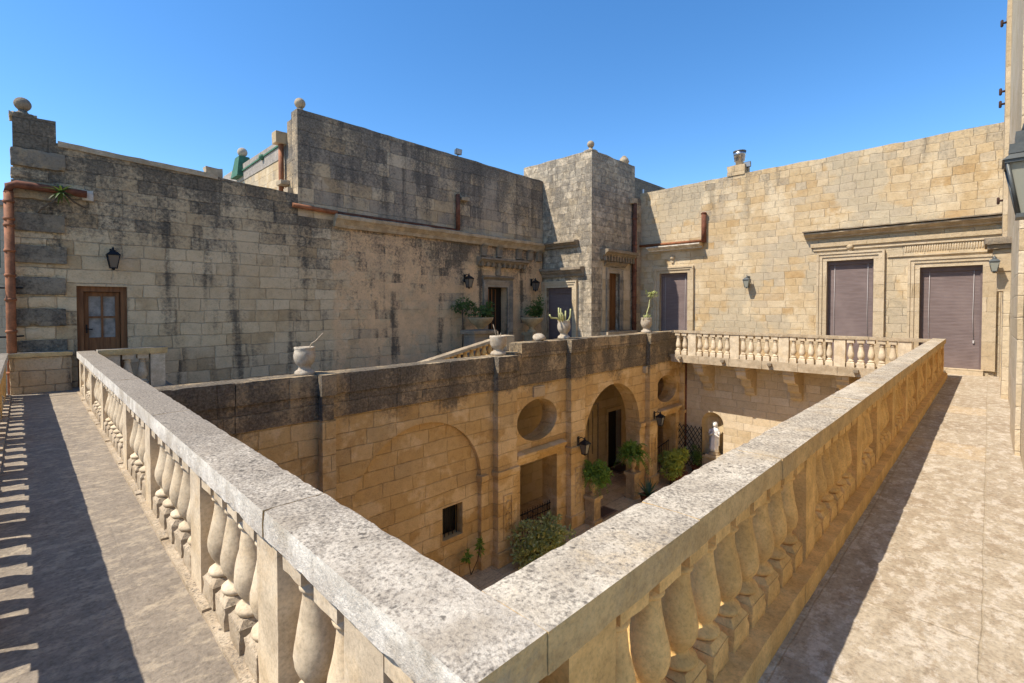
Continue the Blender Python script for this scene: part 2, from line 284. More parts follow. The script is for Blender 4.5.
M['floor_l'] = pavement('grey_terrace_screed', [(0.19, 0.16, 0.125), (0.26, 0.22, 0.17), (0.32, 0.265, 0.2), (0.42, 0.35, 0.26)], (1.3, 1.1), 0.008, (0.15, 0.125, 0.1), 0.45, slabs=0.12, light=((0.46, 0.385, 0.275), 0.45))
M['floor_r'] = pavement('sandy_terrace_slabs', [(0.27, 0.205, 0.135), (0.38, 0.315, 0.225), (0.44, 0.375, 0.28), (0.52, 0.455, 0.355)], (0.95, 0.8), 0.01, (0.26, 0.195, 0.125), 0.6, (0.34, 0.27, 0.17), patchc=(0.52, 0.35, 0.16), slabs=0.5, light=((0.57, 0.505, 0.41), 0.6))
M['floor_c'] = pavement('courtyard_flags', [(0.45, 0.33, 0.17), (0.55, 0.41, 0.23), (0.6, 0.46, 0.27), (0.65, 0.52, 0.33)], (0.8, 0.6), 0.014, (0.2, 0.15, 0.1), 0.4)
M['roof'] = pavement('roof_screed', [(0.25, 0.22, 0.18), (0.34, 0.3, 0.25), (0.4, 0.36, 0.3), (0.45, 0.41, 0.35)], (1.5, 1.5), 0.01)
M['earth'] = pavement('dry_earth', [(0.2, 0.16, 0.1), (0.26, 0.21, 0.14), (0.3, 0.25, 0.17), (0.34, 0.29, 0.2)], (6, 6), 0.01, slabs=0.05)
M['terra'] = simple('terracotta', (0.34, 0.13, 0.055), 0.75, 0.5, 5)
M['terra_old'] = simple('old_terracotta', (0.2, 0.075, 0.04), 0.85, 0.55, 6)
M['mort'] = simple('pale_mortar', (0.6, 0.55, 0.46), 0.9, 0.3, 9)
M['blind'] = blind_mat()
M['blind_box'] = simple('blind_box', (0.16, 0.115, 0.105), 0.6, 0.2)
M['cord'] = simple('white_cord', (0.5, 0.47, 0.45), 0.7, 0.1)
M['wood'] = wood_mat('brown_door_wood', (0.13, 0.055, 0.022), (0.22, 0.1, 0.04))
M['wood_d'] = wood_mat('orange_door_wood', (0.1, 0.042, 0.014), (0.17, 0.075, 0.025))
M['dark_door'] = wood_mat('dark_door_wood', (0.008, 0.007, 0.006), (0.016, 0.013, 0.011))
M['net'] = simple('net_curtain', (0.33, 0.31, 0.28), 0.8, 0.45, 7)
M['pane'] = glass_mat('dark_pane', (0.02, 0.022, 0.025))
M['iron'] = simple('black_iron', (0.018, 0.018, 0.02), 0.5, 0.3, 12, 0.4, 0.002)
M['iron_g'] = simple('grey_painted_iron', (0.1, 0.108, 0.105), 0.45, 0.25, 12, 0.2, 0.002)
M['lglass'] = glass_mat('lantern_glass', (0.1, 0.095, 0.085), 0.15)
M['lglass_p'] = glass_mat('pale_lantern_glass', (0.27, 0.27, 0.22), 0.35)
M['steel'] = simple('flue_steel', (0.5, 0.5, 0.5), 0.3, 0.3, 10, 0.9, 0.0)
M['rust'] = simple('rusty_iron', (0.07, 0.035, 0.025), 0.85, 0.5, 14)
M['green'] = simple('green_membrane', (0.06, 0.17, 0.1), 0.7, 0.35, 6)
M['lime'] = lichen_stone('limewashed_stone', (0.5, 0.43, 0.33), (0.13, 0.11, 0.085), -0.2, -0.35)
M['marble'] = simple('white_marble', (0.78, 0.77, 0.74), 0.5, 0.15, 6)
M['pot'] = lichen_stone('tan_pot_stone', (0.5, 0.37, 0.21), (0.12, 0.098, 0.066), -0.3, -0.5)
M['fern'] = leaf_mat('fern_leaf', (0.1, 0.2, 0.03), (0.25, 0.38, 0.06))
M['bush'] = leaf_mat('bush_leaf', (0.04, 0.085, 0.022), (0.11, 0.19, 0.045))
M['lime_leaf'] = leaf_mat('yellow_green_leaf', (0.26, 0.33, 0.05), (0.46, 0.5, 0.1))
M['silver'] = leaf_mat('silver_green_leaf', (0.28, 0.32, 0.09), (0.5, 0.52, 0.2), (0.6, 0.6, 0.3))
M['agave'] = leaf_mat('agave_leaf', (0.04, 0.09, 0.06), (0.08, 0.15, 0.09))
M['cactus'] = simple('pale_cactus_stem', (0.5, 0.5, 0.22), 0.6, 0.35, 9)
M['twig'] = simple('dry_twig', (0.42, 0.34, 0.24), 0.85, 0.4, 15)
M['bark'] = simple('bark', (0.12, 0.085, 0.055), 0.9, 0.4, 15)
M['soil'] = simple('soil', (0.06, 0.045, 0.03), 0.95, 0.4, 20)
M['mat'] = simple('door_mat', (0.1, 0.065, 0.05), 0.95, 0.4, 30)
M['mat2'] = simple('door_mat_border', (0.22, 0.15, 0.1), 0.95, 0.4, 30)
M['house'] = stone('neighbour_render', [(0.5, 0.42, 0.3)]*5, 0.4, 0.8, 0.01, jmix=0.1)
M['white'] = simple('white_paint', (0.75, 0.73, 0.69), 0.6, 0.1)
M['trellis'] = simple('trellis_wood', (0.045, 0.045, 0.035), 0.8, 0.4, 12)
M['lens'] = glass_mat('lamp_glass', (0.3, 0.35, 0.4), 0.1)

# ------------------------------------------------------------------ mesh helper
class MB:
    def __init__(s): s.bm = bmesh.new(); s.smooth = []
    def face(s, vs, smooth=False):
        try:
            f = s.bm.faces.new(vs); f.smooth = smooth; return f
        except ValueError: return None
    def box(s, x0, x1, y0, y1, z0, z1):
        if x0 > x1: x0, x1 = x1, x0
        if y0 > y1: y0, y1 = y1, y0
        if z0 > z1: z0, z1 = z1, z0
        v = [s.bm.verts.new((x, y, z)) for z in (z0, z1) for (x, y) in ((x0, y0), (x1, y0), (x1, y1), (x0, y1))]
        for f in ((3, 2, 1, 0), (4, 5, 6, 7), (0, 1, 5, 4), (1, 2, 6, 5), (2, 3, 7, 6), (3, 0, 4, 7)): s.face([v[i] for i in f])
        return s
    def hexa(s, bot, top):
        v = [s.bm.verts.new(p) for p in list(bot)+list(top)]
        for f in ((3, 2, 1, 0), (4, 5, 6, 7), (0, 1, 5, 4), (1, 2, 6, 5), (2, 3, 7, 6), (3, 0, 4, 7)): s.face([v[i] for i in f])
        return s
    def rough(s, x0, x1, y0, y1, z0, z1, seg=0.1, amp=0.004, chip=0.012, warp=None):
        """a stone block: its faces gently uneven and its arrises worn and chipped"""
        n = [max(1, min(400, int(round((b-a)/seg)))) for a, b in ((x0, x1), (y0, y1), (z0, z1))]
        lo = (x0, y0, z0); hi = (x1, y1, z1); cache = {}; arris = set()
        def vert(i, j, k):
            key = (i, j, k)
            if key in cache: return cache[key]
            idx = key; p = Vector([lo[a]+(hi[a]-lo[a])*idx[a]/n[a] for a in range(3)]); q = p.copy()
            ext = [(-1 if idx[a] == 0 else (1 if idx[a] == n[a] else 0)) for a in range(3)]
            if sum(1 for e in ext if e) >= 2:
                c = chip*(0.12+max(0.0, noise.noise(q*2.6)*0.8-0.25)+max(0.0, noise.noise(q*11.0)*1.0-0.1)+max(0.0, noise.noise(q*27.0)*0.7)+3.0*max(0.0, noise.noise(q*5.0)-0.42))
                for a in range(3): p[a] -= ext[a]*c*0.75
            else:
                for a in range(3):
                    if ext[a]: p[a] += amp*(noise.noise(q*3.1)+0.6*noise.noise(q*9.3))
            if warp: p = warp(p)
            cache[key] = s.bm.verts.new(p)
            if sum(1 for e in ext if e) >= 2: arris.add(cache[key])
            return cache[key]
        for a in range(3):
            b, c = (a+1) % 3, (a+2) % 3
            for side in (0, n[a]):
                for i in range(n[b]):
                    for j in range(n[c]):
                        def mk(ii, jj):
                            t = [0, 0, 0]; t[a] = side; t[b] = ii; t[c] = jj; return vert(*t)
                        q = [mk(i, j), mk(i+1, j), mk(i+1, j+1), mk(i, j+1)]
                        if side == 0: q.reverse()
                        s.face(q, True)
        for v in arris:
            for e in v.link_edges:
                if e.other_vert(v) in arris: e.smooth = False
        return s
    def lathe(s, prof, c=(0, 0, 0), seg=20, flute=0, fl_amp=0.0, sx=1.0, sy=1.0):
        rings = []
        for (r, z) in prof:
            ring = []
            for i in range(seg):
                a = 2*math.pi*i/seg; rr = r*(1+fl_amp*abs(math.sin(a*flute/2))) if flute else r
                ring.append(s.bm.verts.new((c[0]+rr*math.cos(a)*sx, c[1]+rr*math.sin(a)*sy, c[2]+z)))
            rings.append(ring)
        for a, b in zip(rings, rings[1:]):
            for i in range(seg): s.face([a[i], a[(i+1) % seg], b[(i+1) % seg], b[i]], True)
        s.face(list(reversed(rings[0]))); s.face(rings[-1]); return s
    def tube(s, pts, r, seg=8, r1=None):
        pts = [Vector(p) for p in pts]; rings = []; up = Vector((0.31, 0.22, 0.93))
        for i, p in enumerate(pts):
            t = (pts[min(i+1, len(pts)-1)]-pts[max(i-1, 0)]).normalized()
            if abs(t.dot(up)) > 0.97: ux = t.cross(Vector((1, 0, 0))).normalized()
            else: ux = t.cross(up).normalized()
            uy = t.cross(ux); rr = r if r1 is None else r+(r1-r)*i/(len(pts)-1)
            rings.append([s.bm.verts.new(p+(ux*math.cos(2*math.pi*k/seg)+uy*math.sin(2*math.pi*k/seg))*rr) for k in range(seg)])
        for a, b in zip(rings, rings[1:]):
            for i in range(seg): s.face([a[i], a[(i+1) % seg], b[(i+1) % seg], b[i]], True)
        s.face(list(reversed(rings[0]))); s.face(rings[-1]); return s
    def ball(s, c, r, seg=14, rz=None, jit=0.0):
        prof = [(max(0.002, r*math.sin(math.pi*i/10)), -(rz or r)*math.cos(math.pi*i/10)) for i in range(11)]
        s.lathe(prof, c, seg)
        return s
    def poly_wall(s, f, outer, holes, o0, o1):
        """wall slab with openings. f(u, z, o) maps wall coordinates (o = out of the wall) to a point"""
        loops = [outer]+holes; flat = [q for l in loops for q in l]
        tris = tessellate_polygon([[Vector((q[0], q[1], 0)) for q in l] for l in loops])
        fr = [s.bm.verts.new(f(u, z, o1)) for u, z in flat]; bk = [s.bm.verts.new(f(u, z, o0)) for u, z in flat]
        for t in tris:
            s.face([fr[i] for i in t]); s.face([bk[i] for i in reversed(t)])
        k = 0
        for l in loops:
            m = len(l)
            for i in range(m):
                a, b = k+i, k+(i+1) % m; s.face([fr[a], fr[b], bk[b], bk[a]])
            k += m
        return s
    def extrude_profile(s, f, u0, u1, prof, seg=0.25, jit=0.006):
        """moulding: closed profile [(out, z)] run along the wall from u0 to u1"""
        n = max(1, int(abs(u1-u0)/seg)); rows = []
        for i in range(n+1):
            u = u0+(u1-u0)*i/n
            rows.append([s.bm.verts.new(f(u, z+jit*noise.noise(Vector((u*2.3, z*3, 1.7+o*4))), o+(jit*1.5*noise.noise(Vector((u*2.9, z*5, 4.1))) if o > 0.02 else 0))) for o, z in prof])
        m = len(prof)
        for a, b in zip(rows, rows[1:]):
            for i in range(m): s.face([a[i], a[(i+1) % m], b[(i+1) % m], b[i]])
        s.face(rows[0]); s.face(list(reversed(rows[-1]))); return s
    def build(s, name, mat, parent=None, local=False, smooth=None, fix=True):
        if fix: bmesh.ops.recalc_face_normals(s.bm, faces=s.bm.faces)
        if parent is not None and not local:
            off = Vector((0, 0, 0)); q = parent
            while q is not None: off += q.location; q = q.parent
            bmesh.ops.translate(s.bm, verts=s.bm.verts, vec=-off)
        me = bpy.data.meshes.new(name); s.bm.to_mesh(me); s.bm.free(); me.materials.append(mat)
        if smooth: 
            for p in me.polygons: p.use_smooth = True
        o = bpy.data.objects.new(name, me); COL.objects.link(o)
        if parent is not None: o.parent = parent
        return o

def thing(name, label, cat, loc=(0, 0, 0), rz=0.0, group=None):
    o = bpy.data.objects.new(name, None); o.empty_display_size = 0.2; COL.objects.link(o)
    o.location = loc; o.rotation_euler = (0, 0, rz); o['label'] = label; o['category'] = cat
    if group: o['group'] = group
    return o
def tag(o, label, cat, group=None):
    o['label'] = label; o['category'] = cat
    if group: o['group'] = group
    return o
def struct(o): o['kind'] = 'structure'; return o
def kids(o): return [c for c in bpy.data.objects if c.parent == o]
def copy_tree(o, parent=None):
    c = o.copy(); COL.objects.link(c)
    if parent is not None: c.parent = parent
    for k in kids(o): copy_tree(k, c)
    return c
def FY(c): return lambda u, z, o: (u, c-o, z)      # wall facing -Y at y = c
def FX(c): return lambda u, z, o: (c-o, u, z)      # wall facing -X at x = c
def fbox(mb, f, u0, u1, z0, z1, o0, o1):
    a = f(u0, z0, o0); b = f(u1, z1, o1); mb.box(a[0], b[0], a[1], b[1], a[2], b[2]); return mb
def rect(u0, u1, z0, z1): return [(u0, z0), (u1, z0), (u1, z1), (u0, z1)]
def ell(cu, cz, ru, rz, n=40): return [(cu+ru*math.cos(2*math.pi*i/n), cz+rz*math.sin(2*math.pi*i/n)) for i in range(n)]
def arch(u0, u1, zb, zs, rz=None, n=28):
    r = (u1-u0)/2; c = (u0+u1)/2; rz = rz or r
    return [(u0, zb), (u1, zb)]+[(c+r*math.cos(math.pi*i/n), zs+rz*math.sin(math.pi*i/n)) for i in range(n+1)]
def rag(u0, z0, u1, z1, step=0.3, amp=0.025):
    n = max(1, int(abs(u1-u0)/step)); out = []
    for i in range(n+1):
        t = i/n; u = u0+(u1-u0)*t
        out.append((u, z0+(z1-z0)*t+(amp*noise.noise(Vector((u*1.7, z0, 3.3)))+amp*0.5*noise.noise(Vector((u*6, 1, z1))) if 0 < i < n else 0)))
    return out

def floor_l(y): return 0.16*max(0, y)/14.4
def floor_r(x): return -0.13*max(0, x)/20.0

# ------------------------------------------------------------------ ground and terrace floors
g = MB(); S = 1500
vs = [g.bm.verts.new((x, y, -5.35)) for x, y in ((-S, -S), (S, -S), (S, S), (-S, S))]; g.face(vs)
struct(g.build('ground', M['earth']))
m = MB(); m.box(0.6, 20.7, 0.4, 12.0, -5.3, -5.1); struct(m.build('courtyard_floor', M['floor_c']))

def sheet(name, mat, x0, x1, y0, y1, fz, nx, ny, amp=0.006):
    b = MB(); gr = [[b.bm.verts.new((x0+(x1-x0)*i/nx, y0+(y1-y0)*j/ny, 0)) for j in range(ny+1)] for i in range(nx+1)]
    for row in gr:
        for v in row: v.co.z = fz(v.co.x, v.co.y)+amp*noise.noise(Vector((v.co.x*1.7, v.co.y*1.7, 0)))
    for i in range(nx):
        for j in range(ny): b.face([gr[i][j], gr[i+1][j], gr[i+1][j+1], gr[i][j+1]], True)
    return struct(b.build(name, mat))
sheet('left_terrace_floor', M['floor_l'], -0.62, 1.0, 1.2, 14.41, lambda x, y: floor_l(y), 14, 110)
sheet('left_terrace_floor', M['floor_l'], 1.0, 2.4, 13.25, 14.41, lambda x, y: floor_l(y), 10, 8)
sheet('right_terrace_floor', M['floor_r'], -0.62, 20.45, -4.0, 1.2, lambda x, y: floor_r(x), 170, 40)
# terrace blocks that carry the floors (solid masonry down to the court)
def terr(name, x0, x1, y0, y1, z1):
    m = MB(); m.box(x0, x1, y0, y1, -5.35, z1); return struct(m.build(name, M['gal']))
terr('left_terrace', -0.62, 0.99, 1.19, 14.4, -0.06)
terr('left_terrace', 0.99, 2.4, 13.3, 14.4, -0.05)
terr('right_terrace', -0.62, 20.4, -4.0, 1.19, -0.22)

# ------------------------------------------------------------------ balustrades
H0 = 0.75
def baluster_meshes(mat, matp, seed=0):
    """one turned baluster (height 1 from plinth bottom to abacus top) and its square plinth, each carving worn its own way"""
    b = MB(); sd = Vector((seed*3.7, seed*1.9, seed*5.3))
    prof = [(0.07, 0.205), (0.086, 0.212), (0.094, 0.23), (0.09, 0.25), (0.068, 0.266), (0.056, 0.28), (0.055, 0.295), (0.064, 0.315), (0.082, 0.35), (0.093, 0.395),
            (0.097, 0.44), (0.095, 0.485), (0.088, 0.535), (0.079, 0.585), (0.071, 0.635), (0.064, 0.685), (0.059, 0.73), (0.057, 0.765), (0.057, 0.775), (0.069, 0.783), (0.073, 0.796), (0.069, 0.81), (0.057, 0.817), (0.056, 0.845), (0.062, 0.862), (0.062, 0.885)]
    sw = 1+0.05*math.sin(seed*2.3); b.lathe([(r*sw, z) for r, z in prof], seg=26)
    for v in b.bm.verts:
        q = v.co*1.0; k = 0.0045*noise.noise(q*9+sd)+0.003*noise.noise(q*27+sd)-0.016*max(0.0, noise.noise(q*6.5-sd)-0.38)
        h = Vector((v.co.x, v.co.y, 0)).normalized(); v.co += h*k
    b.rough(-0.1, 0.1, -0.108, 0.108, 0.872, 1.0, 0.06, 0.002, 0.008)
    o = b.build('baluster', mat)
    p = MB(); p.rough(-0.108, 0.108, -0.108, 0.108, 0.0, 0.17, 0.045, 0.003, 0.02, lambda c: c+0.004*noise.noise_vector(c*6+sd)); p.hexa([(-0.1, -0.1, 0.168), (0.1, -0.1, 0.168), (0.1, 0.1, 0.168), (-0.1, 0.1, 0.168)], [(-0.076, -0.076, 0.206), (0.076, -0.076, 0.206), (0.076, 0.076, 0.206), (-0.076, 0.076, 0.206)])
    q = p.build('plinth', matp, o, local=True)
    return o
PROTOS = []
def baluster_set(mat, matp):
    ps = [baluster_meshes(mat, matp, k) for k in range(5)]; PROTOS.extend(ps); return ps
def put_baluster(protos, root, x, y, z0, z1, rz=0.0):
    o = copy_tree(random.choice(protos))
    o.parent = root; o.location = Vector((x, y, z0))-root.location; o.scale = (1, 1, z1-z0)
    o.rotation_euler = (0, 0, rz+random.choice((0, math.pi))+random.uniform(-0.03, 0.03)); return o
def balustrade(label, axis, c0, c1, s0, s1, posts, zt=1.02, kerb=None, fz=lambda s: 0.0, mats=('cope', 'bal', 'plinth'), pw=0.27, sp=0.285, thick=0.13, seg=0.06, lens=1.25, bal_end=None):
    """axis 'x' or 'y' is the run, from s0 to s1; the coping spans c0..c1 across; posts = centres along the run"""
    def bx(a0, a1, b0, b1): return (a0, a1, b0, b1) if axis == 'x' else (b0, b1, a0, a1)
    cm = (c0+c1)/2
    loc = ((s0+s1)/2, cm, fz((s0+s1)/2)) if axis == 'x' else (cm, (s0+s1)/2, fz((s0+s1)/2))
    root = thing('balustrade', label, 'balustrade', loc)
    b = MB(); s = s0; rnd = random.Random(int(s1*100)+int(c0*37))
    while s < s1-0.05:
        e = min(s1, s+lens*rnd.uniform(0.75, 1.25))
        if s1-e < 0.4: e = s1
        dz = rnd.uniform(-0.002, 0.002); dc = rnd.uniform(-0.003, 0.003)
        b.rough(*bx(s+0.0004, e-0.0004, c0+dc, c1+dc), zt-thick+dz*0.3, zt+dz, seg if abs(s) < 7 else seg*1.8, 0.003, 0.011)
        s = e
    b.build('coping', M[mats[0]], root)
    kz = lambda t: fz(t)
    if kerb:
        k0, k1, kh = kerb; n = int((s1-s0)/1.3)+1
        b = MB()
        for i in range(n):
            a = s0+(s1-s0)*i/n; e = s0+(s1-s0)*(i+1)/n
            b.rough(*bx(a+0.002, e-0.002, k0, k1), -0.3, fz((a+e)/2)+kh, 0.12, 0.004, 0.012)
        b.build('kerb', M[mats[2]] if len(mats) < 4 else M[mats[3]], root)
        kz = lambda t: fz(t)+kh-0.004
    zb = zt-thick+0.002
    for pc in posts:
        b = MB(); b.rough(*bx(pc-pw/2, pc+pw/2, c0+0.035, c1-0.035), kz(pc)-0.02, zb, 0.09, 0.003, 0.008)
        po = b.build('post', M[mats[1]], root)
    proto = baluster_set(M[mats[1]], M[mats[2]] if len(mats) < 5 else M[mats[4]])
    ps = sorted(posts)
    for a, e in zip(ps, ps[1:]):
        L = e-a-pw; n = int(round(L/sp))
        for i in range(n):
            t = a+pw/2+L*(i+0.5)/n
            x, y = (t, cm) if axis == 'x' else (cm, t)
            put_baluster(proto, root, x, y, kz(t)-0.003, zb, 0.0 if axis == 'x' else math.pi/2)
    return root

L_POSTS = [1.022, 1.49, 2.41, 3.78, 5.57, 7.05, 9.4, 11.1, 12.4, 13.42]
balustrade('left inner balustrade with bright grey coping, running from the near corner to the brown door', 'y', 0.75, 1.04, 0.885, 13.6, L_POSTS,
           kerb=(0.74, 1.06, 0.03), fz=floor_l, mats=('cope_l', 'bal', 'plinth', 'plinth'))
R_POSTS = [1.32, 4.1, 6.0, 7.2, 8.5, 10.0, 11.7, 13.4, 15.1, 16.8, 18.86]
balustrade('right inner balustrade with balusters tinted golden like bounce light on a kerb beside the sandy walkway', 'x', 0.885, 1.18, 1.0405, 19.03, R_POSTS,
           kerb=(0.835, 1.2, 0.14), fz=floor_r, mats=('cope', 'bal_bounce', 'bal_bounce', 'bal_bounce'))
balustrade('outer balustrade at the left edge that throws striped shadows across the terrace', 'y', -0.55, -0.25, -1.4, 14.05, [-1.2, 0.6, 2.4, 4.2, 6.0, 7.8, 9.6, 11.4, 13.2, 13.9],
           kerb=(-0.58, -0.22, 0.03), fz=floor_l, mats=('cope_l', 'bal_bounce', 'plinth', 'plinth'), sp=0.36)
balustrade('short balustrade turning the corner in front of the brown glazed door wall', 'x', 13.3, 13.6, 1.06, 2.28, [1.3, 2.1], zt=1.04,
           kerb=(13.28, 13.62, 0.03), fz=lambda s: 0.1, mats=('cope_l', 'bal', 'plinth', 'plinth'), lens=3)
balustrade('balcony balustrade with plump balusters in front of the shuttered facade', 'y', 18.75, 19.03, 1.2, 9.3, [1.8, 3.47, 5.13, 6.8, 8.45], zt=1.0,
           kerb=(18.74, 19.04, 0.05), fz=lambda s: -0.05, mats=('ledge_w', 'bal', 'bal', 'ledge_w'), pw=0.32, thick=0.1)
c = [o for o in bpy.data.objects if o.name.startswith('balustrade') and o.parent is None][-1]
proto = baluster_set(M['bal'], M['bal'])
for i in range(2): put_baluster(proto, c, 18.89, 8.78+0.28*i, -0.0, 0.902, math.pi/2)

# low end wall of the left terrace
b = MB(); b.rough(-0.24, 0.7, 14.1, 14.37, -0.1, 0.9, 0.1, 0.006, 0.02)
root = tag(b.build('parapet_wall', M['left']), 'low stone end wall between downpipe and brown glazed door', 'wall')
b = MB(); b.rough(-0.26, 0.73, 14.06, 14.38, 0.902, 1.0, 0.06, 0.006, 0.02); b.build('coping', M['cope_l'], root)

# ------------------------------------------------------------------ door surrounds, doors, hoods
def surround(root, f, u0, u1, z0, z1, w_=0.22, steps=((1.0, 0.05), (0.55, 0.085), (0.22, 0.115)), mat='trim', name='door_frame', lint=True, legs=True):
    """stepped stone architrave round an opening, each step proud of the last"""
    b = MB()
    prev = None
    for k, (fr, out) in enumerate(steps):
        ww = w_*fr; a0, a1 = (-0.03, out) if k == 0 else (steps[k-1][1], out)
        ou0, ou1, oz1 = u0-w_, u1+w_, z1+w_
        iu0, iu1, iz1 = u0-w_+ww, u1+w_-ww, z1+w_-ww
        fbox(b, f, ou0, iu0, z0, iz1, a0, a1); fbox(b, f, iu1, ou1, z0, iz1, a0, a1); fbox(b, f, ou0, ou1, iz1, oz1, a0, a1)
    return b.build(name, M[mat], root)
def shutter(root, f, u0, u1, z0, z1, cords=True, box=0.14):
    b = MB(); fbox(b, f, u0, u1, z0, z1-box, -0.2, -0.16); d = b.build('shutter', M['blind'], root)
    b = MB(); fbox(b, f, u0, u1, z1-box, z1, -0.2, -0.1); b.build('shutter_box', M['blind_box'], d)
    b = MB(); fbox(b, f, u0, u0+0.05, z0, z1-box, -0.16, -0.12); fbox(b, f, u1-0.05, u1, z0, z1-box, -0.16, -0.12); b.build('guide_rail', M['blind_box'], d)
    if cords:
        for t, dz in ((0.13, 0.9), (0.84, 0.15)):
            u = u0+(u1-u0)*t
            b = MB(); b.tube([f(u, z1-box, -0.13), f(u+0.015, (z0+z1)/2, -0.13), f(u-0.01, z0+dz, -0.135)], 0.006, 5)
            fbox(b, f, u-0.03, u+0.01, z0+dz-0.09, z0+dz, -0.15, -0.12); b.build('cord', M['cord'], d)
    return d
HOOD = lambda h, o: [(-0.03, -h), (o*0.35, -h), (o*0.4, -h*0.72), (o*0.7, -h*0.5), (o*0.78, -h*0.35), (o, -h*0.28), (o, -0.01), (o*0.95, 0.0), (-0.03, 0.03)]
def hood(root, f, u0, u1, z, h, o, mat='ledge', name='cornice', dent=0, seg=0.12, jit=0.01):
    b = MB(); b.extrude_profile(f, u0, u1, [(a, z+q) for a, q in HOOD(h, o)], seg, jit)
    if dent:
        n = int(abs(u1-u0)/dent)
        for i in range(n):
            u = u0+(u1-u0)*(i+0.5)/n
            fbox(b, f, u-dent*0.2, u+dent*0.2, z-h*1.15, z-h*0.55, 0.0, o*0.62)
    return b.build(name, M[mat], root)

# ------------------------------------------------------------------ left palace wing (wall facing the court)
f = FY(14.4)
W = thing('palace_wing', 'long weathered palace wing in shade at left, dark lichen on its stepped top', 'building', (6, 14.6, -5.3))
outer = [(-0.14, -5.3), (5.66, -5.3), (16.5, -5.3), (16.5, 4.62), (6.72, 4.62), (5.66, 4.62)]+rag(5.66, 5.25, 0.53, 5.5, 0.25, 0.03)+[(0.53, 5.96), (0.2, 5.95), (0.17, 6.0), (-0.1, 6.0), (-0.13, 5.9)]
b = MB(); b.poly_wall(f, outer, [rect(0.81, 1.7, 0.1, 2.42), rect(13.13, 14.25, 0.0, 2.77)], -0.5, 0.0); b.build('wall', M['left'], W)
up = [(5.66, 4.62), (16.53, 4.62)]+rag(16.53, 7.62, 5.66, 7.74, 0.3, 0.03)
b = MB(); b.poly_wall(f, up, [], -0.45, 0.0)
b.box(5.67, 6.1, 14.84, 15.2, 4.6, 7.55); b.box(5.675, 6.1, 15.18, 15.55, 4.6, 6.95)
b.build('upper_wall', M['left_up'], W)
b = MB(); b.box(0.0, 5.66, 14.85, 22, 4.6, 5.15); b.box(5.7, 16.5, 14.8, 22, 6.6, 7.2); b.build('roof', M['roof'], W)
b = MB(); b.rough(0.55, 3.6, 14.36, 14.7, 5.42, 5.55, 0.2, 0.01, 0.03, lambda p: p+Vector((0, 0, -0.045*(p.x-0.5)))); b.build('coping', M['ledge_w'], W)
b = MB(); b.rough(3.35, 3.75, 14.5, 14.8, 5.3, 5.62, 0.1, 0.01, 0.03); b.build('block', M['ledge_w'], W)
# set back roof wall with green membrane
b = MB(); b.poly_wall(FX(5.72), [(15.5, 4.9), (20.6, 4.9), (20.6, 6.9), (15.5, 7.0)], [], -0.4, 0.0); rw = b.build('roof_wall', M['right'], W); rw['label'] = 'set-back roof wall edged with green membrane'
b = MB(); b.hexa([(5.66, 15.56, 7.0), (6.15, 15.56, 7.0), (6.15, 20.6, 6.9), (5.66, 20.6, 6.9)], [(5.66, 15.56, 7.05), (6.15, 15.56, 7.05), (6.15, 20.6, 6.95), (5.66, 20.6, 6.95)])
b.ball((5.66, 17.4, 6.97), 0.1); b.build('membrane', M['green'], rw)
b = MB(); b.hexa([(5.5, 19.5, 6.75), (6.05, 19.5, 6.75), (6.05, 20.3, 6.75), (5.5, 20.3, 6.75)], [(5.6, 19.6, 7.5), (5.95, 19.6, 7.5), (5.95, 20.1, 7.5), (5.6, 20.1, 7.5)]); b.build('pedestal', M['green'], rw)
def ball_finial(root, x, y, z, r, mat='lime', base=0.1, sq=True):
    b = MB(); b.lathe([(r*0.95, -0.05), (r*0.95, base*0.4), (r*0.55, base*0.8), (r*0.5, base*1.2)], (x, y, z), 14)
    b.ball((x, y, z+base*1.1+r*0.95), r, 18); return b.build('ball_finial', M[mat], root)
ball_finial(W, 5.77, 19.8, 7.42, 0.17)
ball_finial(W, 0.03, 14.62, 6.0, 0.14, 'ledge')
ball_finial(W, 5.83, 14.62, 7.73, 0.155, 'ledge_w')
b = MB(); b.rough(0.12-0.3, 0.25, 14.42, 14.86, 5.9, 6.02, 0.05, 0.01, 0.05); b.build('finial_base', M['ledge_w'], W)
b = MB(); b.rough(5.36, 5.72, 15.25, 15.6, 6.9, 7.25, 0.1, 0.006, 0.02); b.build('rain_hopper', M['trim'], W)
b = MB(); b.tube([(5.56, 15.4, 6.95), (5.56, 15.4, 5.9), (5.56, 15.4, 5.15)], 0.075, 10); b.build('drainpipe', M['terra'], W)
b = MB(); b.rough(5.4, 5.78, 15.0, 15.4, 5.62, 5.76, 0.08, 0.01, 0.03); b.rough(5.5, 5.8, 14.75, 15.1, 5.2, 5.5, 0.08, 0.01, 0.03); b.build('block', M['ledge_w'], W)
# rusticated quoins at the left end
zs = 0.2
i = 0
while zs < 4.9:
    hh = 0.4 if i % 2 == 0 else 0.27
    b = MB(); wx = 0.66+0.06*noise.noise(Vector((zs*3, 0, 0))) if i % 2 == 0 else 0.46
    b.rough(-0.17, wx if i % 2 == 0 else wx, 14.33 if i % 2 == 0 else 14.375, 14.5, zs, zs+hh-0.02, 0.07, 0.012, 0.05)
    b.build('quoin', M['quoin'] if i % 2 == 0 else M['left'], W); zs += hh; i += 1
